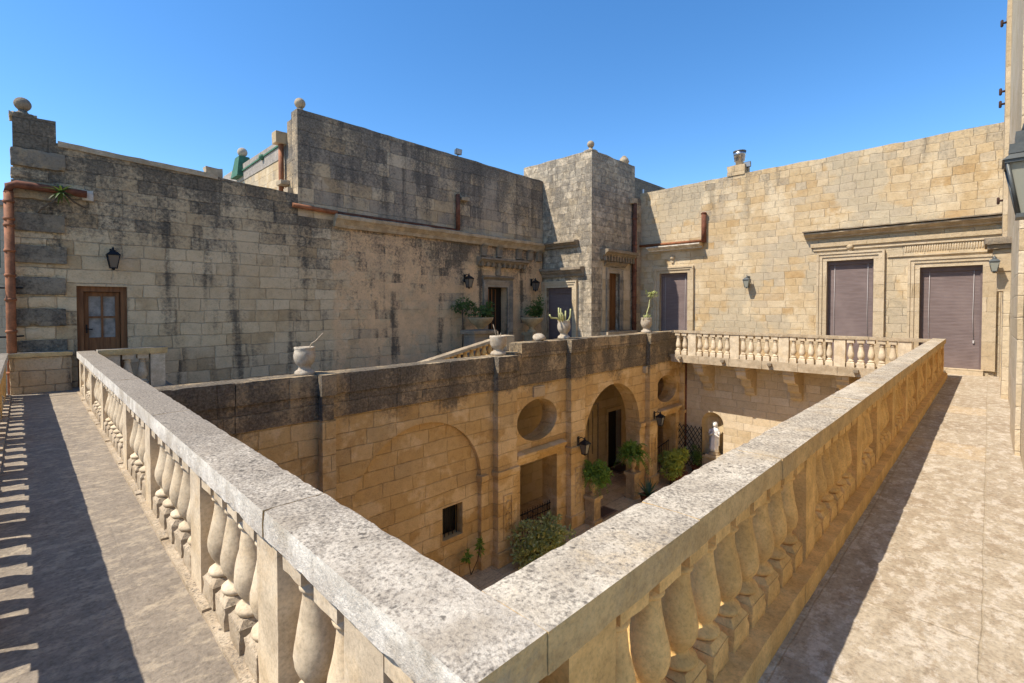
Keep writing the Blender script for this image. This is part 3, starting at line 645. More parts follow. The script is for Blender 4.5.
# drain pipe and rain gutter at the left end
b = MB(); b.tube([(-0.2, 14.22, -1.0), (-0.2, 14.22, 4.3)], 0.075, 12)
for z in (0.6, 1.45, 2.1, 2.6, 3.1, 3.62, 3.75, 4.1): b.lathe([(0.085, -0.03), (0.092, 0), (0.085, 0.03)], (-0.2, 14.22, z), 12)
b.build('drainpipe', M['terra'], W)
b = MB(); b.tube([(-0.2, 14.22, 4.28), (-0.19, 14.22, 4.42), (-0.08, 14.22, 4.47), (0.4, 14.22, 4.46), (1.0, 14.23, 4.44)], 0.08, 12); b.build('drainpipe', M['terra_old'], W)
b = MB(); b.rough(0.93, 1.12, 14.3, 14.42, 4.32, 4.55, 0.05, 0.01, 0.03); b.build('mortar_collar', M['mort'], W)
b = MB(); b.tube([(5.46, 14.3, 4.89), (6.1, 14.3, 4.87), (6.8, 14.3, 4.85)], 0.07, 10); b.build('drainpipe', M['terra'], W)
b = MB(); b.tube([(6.8, 14.34, 4.86), (9.0, 14.34, 4.86), (11.5, 14.34, 4.86)], 0.05, 8); b.build('drainpipe', M['terra_old'], W)
b = MB(); b.tube([(11.55, 14.3, 4.85), (11.55, 14.3, 6.2)], 0.085, 10); b.build('drainpipe', M['terra_old'], W)
b = MB(); b.rough(11.68, 12.05, 14.2, 14.42, 6.0, 6.14, 0.07, 0.008, 0.03); b.build('water_spout', M['ledge_w'], W)
# cornice
b = MB(); b.extrude_profile(f, 6.72, 16.5, [(-0.03, 4.42), (0.1, 4.42), (0.14, 4.52), (0.24, 4.62), (0.3, 4.66), (0.32, 4.76), (0.28, 4.79), (-0.03, 4.83)], 0.09, 0.022); b.build('cornice', M['ledge_w'], W)
# brackets and hood over dark doorway
for u in (12.9, 13.75, 14.9, 15.6, 16.2):
    b = MB(); b.extrude_profile(lambda a, z, o, u=u: (u+a, 14.4-o, z), -0.14, 0.14, [(0, 3.96), (0.1, 4.0), (0.12, 4.3), (0.2, 4.42), (0, 4.44)], 0.1); b.build('bracket', M['trim_old'], W)
hood(W, f, 12.55, 15.3, 3.92, 0.3, 0.34, dent=0.28)
b = MB(); b.lathe([(0.1, 3.2), (0.16, 3.3), (0.12, 3.5), (0.2, 3.62)], (13.72, 14.4, 0), 10); b.build('keystone', M['trim_old'], W)
surround(W, f, 13.13, 14.25, 0.0, 2.77, 0.26, mat='trim_old')
hood(W, f, 12.85, 14.55, 3.2, 0.17, 0.17, 'ledge')
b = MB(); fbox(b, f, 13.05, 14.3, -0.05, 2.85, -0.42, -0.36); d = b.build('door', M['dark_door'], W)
b = MB()
for u in (13.5, 13.69, 13.9): fbox(b, f, u-0.02, u+0.02, 0.0, 2.7, -0.36, -0.33)
b.build('door_leaf', M['wood'], d)
# brown glazed door
d0 = MB(); fbox(d0, f, 0.81, 0.93, 0.1, 2.42, -0.3, -0.08); fbox(d0, f, 1.58, 1.7, 0.1, 2.42, -0.3, -0.08); fbox(d0, f, 0.93, 1.58, 2.3, 2.42, -0.3, -0.08)
dr = d0.build('door', M['wood'], W); dr['label'] = 'brown wooden door with glazed panes and net curtain'
b = MB()
for (u0, u1, z0, z1) in ((0.94, 1.02, 0.12, 2.29), (1.49, 1.57, 0.12, 2.29), (1.02, 1.49, 2.2, 2.29), (1.02, 1.49, 0.12, 1.25), (1.235, 1.275, 1.25, 2.2), (1.02, 1.235, 1.7, 1.74), (1.275, 1.49, 1.7, 1.74)):
    fbox(b, f, u0, u1, z0, z1, -0.24, -0.17)
b.build('sash', M['wood'], dr)
b = MB(); fbox(b, f, 1.02, 1.49, 1.25, 2.2, -0.22, -0.21); b.build('pane', M['net'], dr)
b = MB(); fbox(b, f, 0.7, 1.8, 0.0, 2.55, -0.6, -0.51); b.build('light_block', M['dark_door'], W)  # dark backing added unseen behind the door so no light leaks through
b = MB(); b.tube([f(0.98, 1.45, -0.17), f(0.98, 1.45, -0.12), f(1.08, 1.44, -0.12)], 0.012, 6); fbox(b, f, 0.965, 0.995, 1.36, 1.55, -0.17, -0.16); b.build('handle', M['iron'], dr)

# ------------------------------------------------------------------ tower
T = thing('tower', 'rough rubble-rendered square tower block standing in the corner of the court', 'building', (18.2, 13.4, -5.3))
fx = FX(16.55); fy = FY(11.74)
b = MB(); b.poly_wall(fx, [(11.75, -0.4), (12.72, -0.4), (12.72, 2.8), (14.16, 2.8), (14.16, -0.4), (15.6, -0.4)]+rag(15.6, 8.46, 11.75, 8.44, 0.25, 0.03), [], -0.4, 0.0)
dk = [(16.551, -0.4), (19.95, -0.4)]+rag(19.95, 8.46, 16.551, 8.44, 0.25, 0.03)
b.poly_wall(fy, dk, [rect(17.78, 18.63, 0.93, 3.43)], -0.4, 0.0)
b.box(16.95, 19.95, 12.15, 15.6, 8.0, 8.25); b.box(19.6, 19.93, 12.14, 15.6, -0.4, 8.4); b.box(16.97, 19.9, 15.2, 15.6, -0.4, 8.4)
b.build('wall', M['tower'], T)
b = MB(); b.box(19.94, 20.438, 11.7, 12.2, -5.2, 7.0); b.box(19.9, 25.2, 12.9, 13.3, 5.0, 8.55); b.build('rear_wall', M['left_up'], T)
ball_finial(T, 16.72, 11.92, 8.42, 0.15, 'ledge_w', 0.16)
b = MB(); b.rough(16.53, 16.95, 11.72, 12.15, 8.38, 8.5, 0.07, 0.01, 0.05); b.build('finial_base', M['tower'], T)
b = MB(); b.lathe([(0.2, 0), (0.2, 0.1), (0.24, 0.14), (0.18, 0.3), (0.07, 0.42)], (19.35, 11.95, 8.42), 12); b.build('finial', M['ledge_w'], T)
b = MB(); b.rough(19.5, 19.98, 11.6, 12.0, 6.68, 6.95, 0.1, 0.01, 0.04); b.build('water_spout', M['ledge_w'], T)
b = MB(); b.tube([(19.75, 11.62, -0.3), (19.75, 11.62, 6.7)], 0.1, 10)
for z in (1.2, 2.4, 3.6, 4.8, 6.0): b.lathe([(0.11, -0.04), (0.12, 0), (0.11, 0.04)], (19.75, 11.62, z), 10)
b.build('drainpipe', M['terra_old'], T)
hood(T, fx, 12.4, 14.38, 4.78, 0.26, 0.32); hood(T, fx, 12.1, 14.38, 3.64, 0.38, 0.3)
surround(T, fx, 12.72, 14.16, -0.4, 2.8, 0.28, mat='trim')
shutter(T, fx, 12.72, 14.16, -0.4, 2.8, cords=False, box=0.25)
hood(T, fy, 17.15, 19.6, 4.4, 0.42, 0.42, dent=0.22)
b = MB(); fbox(b, fy, 17.3, 17.76, 0.93, 3.75, -0.02, 0.03); fbox(b, fy, 18.65, 19.5, 0.93, 3.75, -0.02, 0.03); fbox(b, fy, 17.3, 19.5, 3.75, 3.99, -0.02, 0.03); b.build('door_surround', M['trim'], T)
surround(T, fy, 17.78, 18.63, 0.93, 3.43, 0.22, ((1.0, 0.07), (0.4, 0.11)), 'trim_old')
hood(T, fy, 17.4, 19.1, 3.9, 0.2, 0.17, 'ledge')
b = MB(); fbox(b, fy, 17.78, 18.2, 0.93, 3.43, -0.22, -0.16); fbox(b, fy, 18.21, 18.63, 0.93, 3.43, -0.22, -0.16)
for z in (1.1, 1.9, 2.7): fbox(b, fy, 17.85, 18.14, z, z+0.6, -0.16, -0.145); fbox(b, fy, 18.27, 18.56, z, z+0.6, -0.16, -0.145)
b.build('door', M['wood_d'], T)
b = MB(); b.rough(17.2, 19.6, 11.35, 11.75, 0.72, 0.9, 0.15, 0.006, 0.02); b.build('doorstep', M['ledge_w'], T)

# ------------------------------------------------------------------ right palace wing with shutters, balcony
f = FX(20.44)
E_ = thing('palace_wing', 'sunlit honey stone palace wing with three purple-brown shuttered doors', 'building', (20.7, 5.5, -5.3))
outer = [(-0.4, -0.25), (11.74, -0.25)]+rag(11.74, 7.27, -0.4, 7.42, 0.3, 0.035)
b = MB(); b.poly_wall(f, outer, [rect(9.39, 10.71, -0.1, 3.47), rect(2.82, 4.19, -0.1, 3.6), rect(0.15, 1.61, 0.02, 3.23)], -0.5, 0.0); b.build('wall', M['right'], E_)
f = FX(20.15)
b = MB(); b.poly_wall(f, [(-0.4, -5.3), (11.74, -5.3), (11.74, -0.25), (-0.4, -0.25)], [arch(7.7, 8.6, -4.3, -2.9, 0.45)], -0.5, 0.0); lw = b.build('lower_wall', M['low'], E_)
b = MB()
n = 14
rows = []
for j in range(n+1):
    z = -4.3+1.4*min(1, j/5) if j <= 5 else None
    if j <= 5: rows.append([(8.15+0.45*math.cos(math.pi*i/12), z, -0.42*math.sin(math.pi*i/12)) for i in range(13)])
    else:
        a = (j-5)/(n-5)*math.pi/2; rows.append([(8.15+0.45*math.cos(math.pi*i/12)*math.cos(a), -2.9+0.45*math.sin(a), -0.42*math.sin(math.pi*i/12)*math.cos(a)-0.001) for i in range(13)])
vr = [[b.bm.verts.new(f(u, z, o-0.03)) for u, z, o in r] for r in rows]
for a, c in zip(vr, vr[1:]):
    for i in range(12): b.face([a[i], a[i+1], c[i+1], c[i]], True)
b.build('niche', M['inner'], E_)
b = MB(); fbox(b, f, 7.7, 8.6, -4.36, -4.3, -0.48, 0.05); b.build('niche_sill', M['trim'], E_)
f = FX(20.44)
b = MB(); b.box(20.9, 26, -0.4, 12.1, 6.4, 6.9); b.build('roof', M['roof'], E_)
for (u0, u1, z0, z1, w_) in ((9.39, 10.71, -0.1, 3.47, 0.28), (2.82, 4.19, -0.1, 3.6, 0.3), (0.15, 1.61, 0.02, 3.23, 0.3)):
    surround(E_, f, u0, u1, z0, z1, w_); shutter(E_, f, u0, u1, z0, z1)
b = MB(); fbox(b, f, 0.1, 1.7, -0.3, 0.03, -0.25, 0.16); b.build('doorstep', M['trim'], E_)
hood(E_, f, -0.33, 4.88, 4.64, 0.2, 0.3, 'ledge_w', seg=0.1, jit=0.008)
b = MB(); b.rough(20.08, 20.46, -0.33, 4.92, 4.665, 4.71, 0.12, 0.008, 0.02); b.build('cornice_cap', M['ledge'], E_)
b = MB(); fbox(b, f, -0.33, 4.7, 4.12, 4.26, 0.0, 0.1); fbox(b, f, -0.33, 4.62, 3.99, 4.12, 0.0, 0.05); b.build('frieze', M['trim'], E_)
b = MB(); fbox(b, f, -0.2, 2.45, 3.62, 3.66, 0.0, 0.05)
for i in range(34): u = -0.02+2.0*i/33; b.lathe([(0.012, 3.74), (0.024, 3.77), (0.024, 3.93), (0.012, 3.96)], f(u, 0, 0.0)[:2]+(0,), 8)
b.build('fluted_band', M['trim'], E_)
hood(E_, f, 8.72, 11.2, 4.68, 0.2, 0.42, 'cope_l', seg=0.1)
for u, z in ((10.1, 4.15), (3.5, 4.06)):
    b = MB(); b.ball(f(u, z, 0.03), 0.11, 10); fbox(b, f, u-0.06, u+0.06, z-0.22, z-0.08, 0, 0.06); b.build('boss', M['trim'], E_)
b = MB(); b.tube([(20.36, 8.75, 4.78), (20.36, 10.2, 4.79), (20.36, 11.7, 4.81)], 0.06, 8); b.build('drainpipe', M['terra'], E_)
b = MB(); b.tube([(20.33, 8.66, 4.7), (20.33, 8.66, 5.9)], 0.1, 10); b.lathe([(0.1, 5.88), (0.13, 5.92), (0.08, 5.97)], (20.33, 8.66, 0), 10); b.build('drainpipe', M['terra_old'], E_)
b = MB(); b.rough(20.4, 21.0, 7.05, 7.75, 7.3, 7.72, 0.1, 0.01, 0.03); ch = b.build('chimney', M['right'], E_)
b = MB(); b.lathe([(0.15, 7.7), (0.15, 7.9), (0.2, 7.92), (0.2, 8.12), (0.235, 8.16), (0.235, 8.26), (0.21, 8.27), (0.215, 8.05)], (20.7, 7.36, 0), 16); b.build('flue', M['steel'], ch)
b = MB(); b.lathe([(0.245, 8.27), (0.25, 8.33), (0.06, 8.36)], (20.7, 7.36, 0), 16); b.build('flue_cap', M['iron_g'], ch)
b = MB(); b.tube([(20.6, 11.68, 7.2), (20.6, 11.68, 7.5)], 0.045, 8); b.build('vent_pipe', M['white'], E_)
# balcony slab, brackets
B_ = MB(); B_.extrude_profile(FX(20.44), 0.95, 9.4, [(0, -0.3), (1.44, -0.3), (1.46, -0.22), (1.55, -0.2), (1.58, -0.1), (1.66, -0.09), (1.67, -0.02), (0, -0.02)], 0.12, 0.008)
bal = B_.build('balcony', M['ledge_w'], E_)
for y in (1.75, 3.4, 5.0, 6.62, 8.25):
    b = MB(); b.extrude_profile(lambda a, z, o, y=y: (20.15-o, y+a, z), -0.18, 0.18, [(-0.02, -1.5), (0.16, -1.5), (0.24, -1.42), (0.3, -1.2), (0.55, -1.12), (0.62, -1.0), (0.68, -0.86), (0.8, -0.8), (1.06, -0.76), (1.17, -0.64), (1.2, -0.5), (1.27, -0.46), (1.29, -0.301), (-0.02, -0.301)], 0.1, 0.004)
    b.build('corbel', M['trim'], bal)
for y in (3.0, 5.55, 7.2, 8.9):
    b = MB(); b.rough(18.62, 18.85, y-0.07, y+0.07, -0.16, -0.06, 0.05, 0.006, 0.02); b.build('water_spout', M['ledge'], bal)

# ------------------------------------------------------------------ side wall on the far right
S_ = thing('side_wall', 'bright tall masonry wall along the right edge behind the big lantern', 'wall', (12, -0.6, -0.1))
g = lambda u, z, o: (u, -0.33+o, z)
b = MB(); b.poly_wall(g, [(6.9, -0.3), (20.44, -0.3), (20.44, 4.0), (20.44, 10.5), (6.9, 10.5)], [], -0.6, 0.0); b.box(2.6, 6.9, -0.9, -0.5, -0.3, 10.5); b.build('wall', M['low'], S_)
b = MB(); b.rough(15.3, 16.3, -0.33, -0.22, -0.3, 2.3, 0.15, 0.004, 0.01); b.rough(9.4, 11.4, -0.33, -0.27, -0.3, 10.0, 0.3, 0.004, 0.01); b.build('pilaster', M['low'], S_)
b = MB(); b.rough(19.1, 20.42, -0.33, -0.235, -0.3, 10.4, 0.3, 0.003, 0.008); b.build('pilaster', M['trim'], S_)
b = MB(); b.rough(15.15, 16.4, -0.42, 0.1, 3.34, 3.5, 0.07, 0.008, 0.035); b.rough(15.22, 16.35, -0.4, 0.05, 3.24, 3.342, 0.1, 0.005, 0.02); b.build('cornice', M['ledge'], S_)
b = MB(); b.rough(15.3, 16.3, -0.4, -0.04, 2.75, 3.242, 0.1, 0.006, 0.02); b.rough(15.32, 16.28, -0.4, -0.12, 2.3, 2.752, 0.1, 0.006, 0.02); b.build('corbel', M['trim'], S_)
for z in (9.9, 8.0, 7.65, 4.95):
    b = MB(); b.tube([(19.4, -0.24, z), (19.4, -0.15, z)], 0.03, 6); b.lathe([(0.015, -0.1), (0.032, -0.08), (0.032, 0.08), (0.015, 0.1)], (19.4, -0.14, z), 8); b.build('hinge_pin', M['rust'], S_)

# ------------------------------------------------------------------ loggia (arcaded gallery)
f = FY(9.54)
G_ = thing('loggia', 'golden stone arcade across the court with oval openings and blackened solid parapet', 'building', (10.7, 10.6, -5.1))
A1 = arch(4.8, 8.48, -5.3, -2.62, 1.8)
A2 = arch(13.1, 16.66, -5.3, -2.58, 1.78)
outer = [(1.0, -5.3), (4.8, -5.3)]+list(reversed(A1[2:]))+[(8.48, -5.3), (9.97, -5.3), (9.97, -2.62), (11.64, -2.62), (11.64, -5.3), (13.1, -5.3)]+list(reversed(A2[2:]))+[(16.66, -5.3), (17.9, -5.3), (17.9, -2.6), (19.7, -2.6), (19.7, -5.3), (20.44, -5.3), (20.44, -0.3), (1.0, -0.3)]
b = MB(); b.poly_wall(f, outer, [ell(10.74, -1.41, 0.9, 0.62), ell(18.84, -1.45, 0.9, 0.56)], -0.6, 0.0); b.build('wall', M['gal'], G_)
b = MB(); b.poly_wall(f, [(4.7, -5.3), (8.6, -5.3), (8.6, -0.7), (4.7, -0.7)], [rect(7.3, 7.95, -3.95, -3.12)], -0.5, -0.14); b.build('blind_arch', M['gal'], G_)
b = MB(); fbox(b, f, 7.2, 8.05, -4.0, -3.0, -0.48, -0.44)
b.build('window', M['iron'], G_)
b = MB()
for i in range(5): b.tube([f(7.36+0.13*i, -3.95, -0.3), f(7.36+0.13*i, -3.12, -0.3)], 0.012, 5)
b.build('window_grille', M['iron'], G_)
# interior: back wall, end walls, ceiling
b = MB(); b.poly_wall(FY(11.74), [(1.0, -5.3), (20.44, -5.3), (20.44, -0.45), (1.0, -0.45)], [rect(17.8, 18.85, -5.1, -2.63)], -0.3, 0.0); b.build('back_wall', M['inner'], G_)
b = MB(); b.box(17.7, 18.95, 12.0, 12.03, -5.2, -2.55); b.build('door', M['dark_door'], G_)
surround(G_, FY(11.74), 17.8, 18.85, -5.1, -2.63, 0.16, ((1.0, 0.03), (0.4, 0.05)), 'inner')
b = MB(); fyb = FY(11.74)
for (u0, u1, z0, z1) in ((16.3, 16.36, -4.6, -2.1), (17.0, 17.06, -4.6, -2.1), (16.36, 17.0, -2.16, -2.1), (16.62, 16.66, -4.2, -2.4)): fbox(b, fyb, u0, u1, z0, z1, 0, 0.04)
b.build('wall_panel', M['trim_old'], G_)
b = MB(); b.box(1.0, 20.4, 9.55, 14.39, -0.44, -0.36); b.build('roof_terrace', M['roof'], G_)
b = MB(); b.box(1.0, 20.4, 10.15, 11.73, -0.6, -0.45); b.build('ceiling', M['inner'], G_)
b = MB(); b.box(9.0, 9.4, 10.15, 11.73, -5.2, -0.6); b.box(12.3, 12.6, 10.15, 10.5, -5.2, -0.6); b.build('cross_wall', M['inner'], G_)
# parapet: two tiers, copings, steps
def para(x0, x1, zt):
    b = MB()
    b.rough(x0, x1, 9.5, 9.95, -0.31, zt-0.42, 0.15, 0.008, 0.015)
    b.rough(x0, x1, 9.46, 9.98, zt-0.42, zt, 0.08, 0.008, 0.022); b.build('parapet', M['para'], G_)
for a, e in ((1.05, 2.6), (2.604, 4.1), (4.35, 5.9), (5.904, 7.4), (7.404, 8.9)): para(a, e, 0.6+random.uniform(-.006, .006))
para(9.66, 9.95, 0.66)
for a, e in ((9.954, 11.0), (11.004, 12.06), (12.86, 14.4), (14.404, 15.8), (15.804, 17.06), (17.7, 19.0), (19.004, 20.43)): para(a, e, 0.92+random.uniform(-.006, .006))
for x0, x1, zt in ((4.1, 4.35, 0.6), (8.9, 9.66, 0.6), (12.06, 12.86, 0.92), (17.06, 17.7, 0.92)):
    b = MB(); b.rough(x0+0.003, x1-0.003, 9.33, 9.99, -0.31, zt-0.42, 0.1, 0.01, 0.02); b.rough(x0-0.03, x1+0.03, 9.27, 10.0, zt-0.419, zt+0.012, 0.1, 0.01, 0.03)
    b.build('parapet_pier', M['para'], G_)
for x0, x1 in ((4.1, 4.38), (8.9, 9.64), (12.09, 12.83), (17.06, 17.69), (20.0, 20.42)):
    b = MB(); b.rough(x0, x1, 9.33, 9.6, -5.2, -0.312, 0.22, 0.006, 0.012); b.rough(x0-0.05, x1+0.05, 9.27, 9.6, -5.2, -4.7, 0.15, 0.006, 0.02)
    b.rough(x0-0.06, x1+0.06, 9.27, 9.6, -2.62, -2.5, 0.12, 0.004, 0.015); pl_ = b.build('pilaster', M['gal'], G_)
    if x1-x0 > 0.5:
        b = MB(); c_ = (x0+x1)/2
        for (u0, u1, z0, z1) in ((-0.17, -0.13, -4.4, -3.2), (0.13, 0.17, -4.4, -3.2), (-0.13, 0.13, -4.4, -4.36), (-0.13, 0.13, -3.24, -3.2)): fbox(b, FY(9.33), c_+u0, c_+u1, z0, z1, 0, 0.03)
        for z in (-4.1, -3.8, -3.5):
            ring = [(c_+0.09*math.cos(t*math.pi/8), 9.315, z+0.12*math.sin(t*math.pi/8)) for t in range(17)]; b.tube(ring, 0.014, 5)
        b.build('carved_panel', M['gal'], pl_)
# impost mouldings, lintels, arch jamb caps
for (x0, x1) in ((4.62, 4.86), (8.42, 8.68), (12.86, 13.16), (16.6, 16.98)):
    b = MB(); b.rough(x0, x1, 9.44, 10.16, -2.68, -2.54, 0.1, 0.005, 0.015); b.rough(x0+0.02, x1-0.02, 9.48, 10.15, -2.8, -2.68, 0.1, 0.004, 0.01); b.build('impost', M['gal'], G_)
for (x0, x1) in ((9.7, 11.9), (17.75, 19.85)):
    b = MB(); b.extrude_profile(f, x0, x1, [(-0.02, -2.5), (0.08, -2.5), (0.1, -2.4), (0.2, -2.34), (0.21, -2.26), (-0.02, -2.2)], 0.2, 0.012); b.build('lintel_cornice', M['gal'], G_)
b = MB(); b.rough(10.5, 11.0, 9.47, 9.56, -0.72, -0.4, 0.08, 0.01, 0.03); b.build('keystone', M['trim'], G_)
b = MB(); b.rough(16.85, 16.99, 9.38, 9.54, -0.62, -0.35, 0.06, 0.01, 0.03); b.build('keystone', M['trim'], G_)
b = MB(); b.tube([(20.2, 9.35, -5.1), (20.2, 9.35, -0.35)], 0.1, 10); b.build('drainpipe', M['terra_old'], G_)

# sloping stair balustrade behind the parapet and landing
ST = thing('stair_balustrade', 'sloping stair handrail with small balusters rising behind the arcade parapet', 'balustrade', (9.8, 12.0, -0.36))
def sl(x): return 0.15+(x-7.4)*0.19
b = MB(); b.rough(7.4, 11.6, 11.85, 12.15, -0.1, 0.0, 0.12, 0.006, 0.015, lambda p: p+Vector((0, 0, sl(p.x)))); b.build('handrail', M['ledge_w'], ST)
b = MB(); b.hexa([(7.4, 11.9, -0.4), (11.6, 11.9, -0.4), (11.6, 12.1, -0.4), (7.4, 12.1, -0.4)], [(7.4, 11.9, -0.36), (11.6, 11.9, 0.33), (11.6, 12.1, 0.33), (7.4, 12.1, -0.36)]); b.build('string_wall', M['trim'], ST)
pr = baluster_set(M['bal_bounce'], M['bal_bounce'])
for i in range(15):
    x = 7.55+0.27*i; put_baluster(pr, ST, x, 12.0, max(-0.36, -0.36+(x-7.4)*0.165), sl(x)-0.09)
b = MB(); b.rough(11.6, 12.0, 11.75, 12.25, -0.36, 0.97, 0.1, 0.005, 0.02); b.build('post', M['trim'], ST)

# ------------------------------------------------------------------ neighbour house beyond the left edge
NH = thing('house', 'pale neighbouring house with a dark window glimpsed at the left edge', 'building', (-4, 27, -5.3))
b = MB(); b.poly_wall(FY(26), [(-9, -5.3), (-0.35, -5.3), (-0.35, 5.7), (-9, 5.7)], [rect(-1.6, -0.6, 3.4, 5.2)], -6, 0); b.build('wall', M['house'], NH)
b = MB(); b.box(-1.7, -0.5, 26.2, 26.3, 3.2, 5.4); b.build('window', M['pane'], NH)
b = MB(); b.box(-9.1, -0.25, 25.9, 32.2, 5.7, 5.9); b.build('roof', M['roof'], NH)

# ------------------------------------------------------------------ lanterns
def lantern(loc, rz, s, label, iron='iron', glass='lglass', hang=True, arm=0.28, crown=False, group='wall lanterns on the palace walls'):
    """four-sided tapering wall lantern; local -Y points away from the wall"""
    r = thing('wall_lantern', label, 'lantern', loc, rz, group)
    k = s
    b = MB(); b.box(-0.05*k, 0.05*k, -0.02, 0.0, -0.12*k, 0.2*k)
    if hang: b.tube([(0, -0.01, 0.12*k), (0, -arm*0.5*k, 0.2*k), (0, -arm*k, 0.16*k), (0, -arm*k, 0.09*k)], 0.016*k, 6)
    else: b.tube([(0, -0.01, -0.05*k), (0, -arm*0.5*k, -0.2*k), (0, -arm*k, -0.42*k), (0, -arm*k, -0.36*k)], 0.016*k, 6)
    b.build('bracket', M[iron], r, local=True)
    cy = -arm*k; zt, zb = 0.0, -0.32*k; wt, wb = 0.13*k, 0.075*k
    b = MB()
    for sx, sy in ((1, 1), (1, -1), (-1, 1), (-1, -1)): b.tube([(sx*wt, cy+sy*wt, zt), (sx*wb, cy+sy*wb, zb)], 0.011*k, 5)
    b.box(-wb*1.15, wb*1.15, cy-wb*1.15, cy+wb*1.15, zb-0.025*k, zb); b.lathe([(0.02*k, zb-0.07*k), (0.04*k, zb-0.045*k), (0.03*k, zb-0.02*k)], (0, cy, 0), 8)
    b.box(-wt*1.1, wt*1.1, cy-wt*1.1, cy+wt*1.1, zt, zt+0.02*k); b.build('lantern_frame', M[iron], r, local=True)
    b = MB(); q = 0.93
    b.hexa([(-wb*q, cy-wb*q, zb), (wb*q, cy-wb*q, zb), (wb*q, cy+wb*q, zb), (-wb*q, cy+wb*q, zb)], [(-wt*q, cy-wt*q, zt), (wt*q, cy-wt*q, zt), (wt*q, cy+wt*q, zt), (-wt*q, cy+wt*q, zt)])
    b.build('glass', M[glass], r, local=True)
    b = MB(); a = wt*1.18
    b.hexa([(-a, cy-a, zt+0.02*k), (a, cy-a, zt+0.02*k), (a, cy+a, zt+0.02*k), (-a, cy+a, zt+0.02*k)], [(-a*0.45, cy-a*0.45, zt+0.11*k), (a*0.45, cy-a*0.45, zt+0.11*k), (a*0.45, cy+a*0.45, zt+0.11*k), (-a*0.45, cy+a*0.45, zt+0.11*k)])
    if crown: b.box(-a*0.8, a*0.8, cy-a*0.8, cy+a*0.8, zt+0.06*k, zt+0.12*k); b.box(-a*0.62, a*0.62, cy-a*0.62, cy+a*0.62, zt+0.12*k, zt+0.2*k); b.lathe([(a*0.5, zt+0.2*k), (a*0.42, zt+0.26*k), (a*0.2, zt+0.31*k)], (0, cy, 0), 10)
    b.lathe([(0.05*k, zt+0.1*k), (0.06*k, zt+0.14*k), (0.02*k, zt+0.16*k), (0.025*k, zt+0.2*k), (0.005*k, zt+0.24*k)], (0, cy, 0), 8)
    b.build('lantern_cap', M[iron], r, local=True); return r
lantern((1.43, 14.4, 3.12), 0, 0.85, 'black lantern above and beside the brown glazed door')
lantern((11.95, 14.4, 3.02), 0, 0.95, 'black lantern left of the dark doorway, above the bowl planters')
lantern((15.75, 14.4, 3.0), 0, 0.95, 'black lantern between the dark doorway and the tower')
lantern((20.44, 6.86, 3.02), -math.pi/2, 0.85, 'grey lantern on the sunlit facade between first and second shutters', 'iron_g', 'lglass_p')
lantern((15.3, -0.07, 2.95), -math.pi/2, 0.62, 'small grey lantern under the little cornice right of the last shutter', 'iron_g', 'lglass_p', arm=0.3)
lantern((12.45, 9.33, -2.4), 0, 0.95, 'black lantern on the pillar left of the open arch')
lantern((17.4, 9.33, -2.35), 0, 0.95, 'black lantern on the pillar right of the open arch')
lantern((5.7, -0.5, 3.1), math.pi, 1.25, 'large grey lantern with pale glass cut by the right picture edge', 'iron_g', 'lglass_p', arm=0.2, crown=True)

def floodlight(loc, rz, label):
    r = thing('floodlight', label, 'floodlight', loc, rz, 'floodlights on the roof edges')
    b = MB(); b.tube([(0, 0, 0), (0, 0, 0.16)], 0.02, 6); b.box(-0.09, 0.09, -0.01, 0.02, 0.14, 0.17); b.build('bracket', M['iron_g'], r, local=True)
    b = MB(); b.hexa([(-0.14, -0.06, 0.14), (0.14, -0.06, 0.14), (0.1, 0.08, 0.16), (-0.1, 0.08, 0.16)], [(-0.14, -0.1, 0.34), (0.14, -0.1, 0.34), (0.1, 0.08, 0.32), (-0.1, 0.08, 0.32)]); b.build('housing', M['iron_g'], r, local=True)
    b = MB(); b.hexa([(-0.12, -0.068, 0.155), (0.12, -0.068, 0.155), (0.12, -0.05, 0.155), (-0.12, -0.05, 0.155)], [(-0.12, -0.105, 0.325), (0.12, -0.105, 0.325), (0.12, -0.08, 0.325), (-0.12, -0.08, 0.325)]); b.build('glass', M['lens'], r, local=True)
floodlight((11.75, 14.55, 7.64), 0, 'small floodlight on the top of the dark upper wall')
floodlight((20.6, 7.0, 7.45), -math.pi/2, 'small floodlight beside the steel chimney flue')

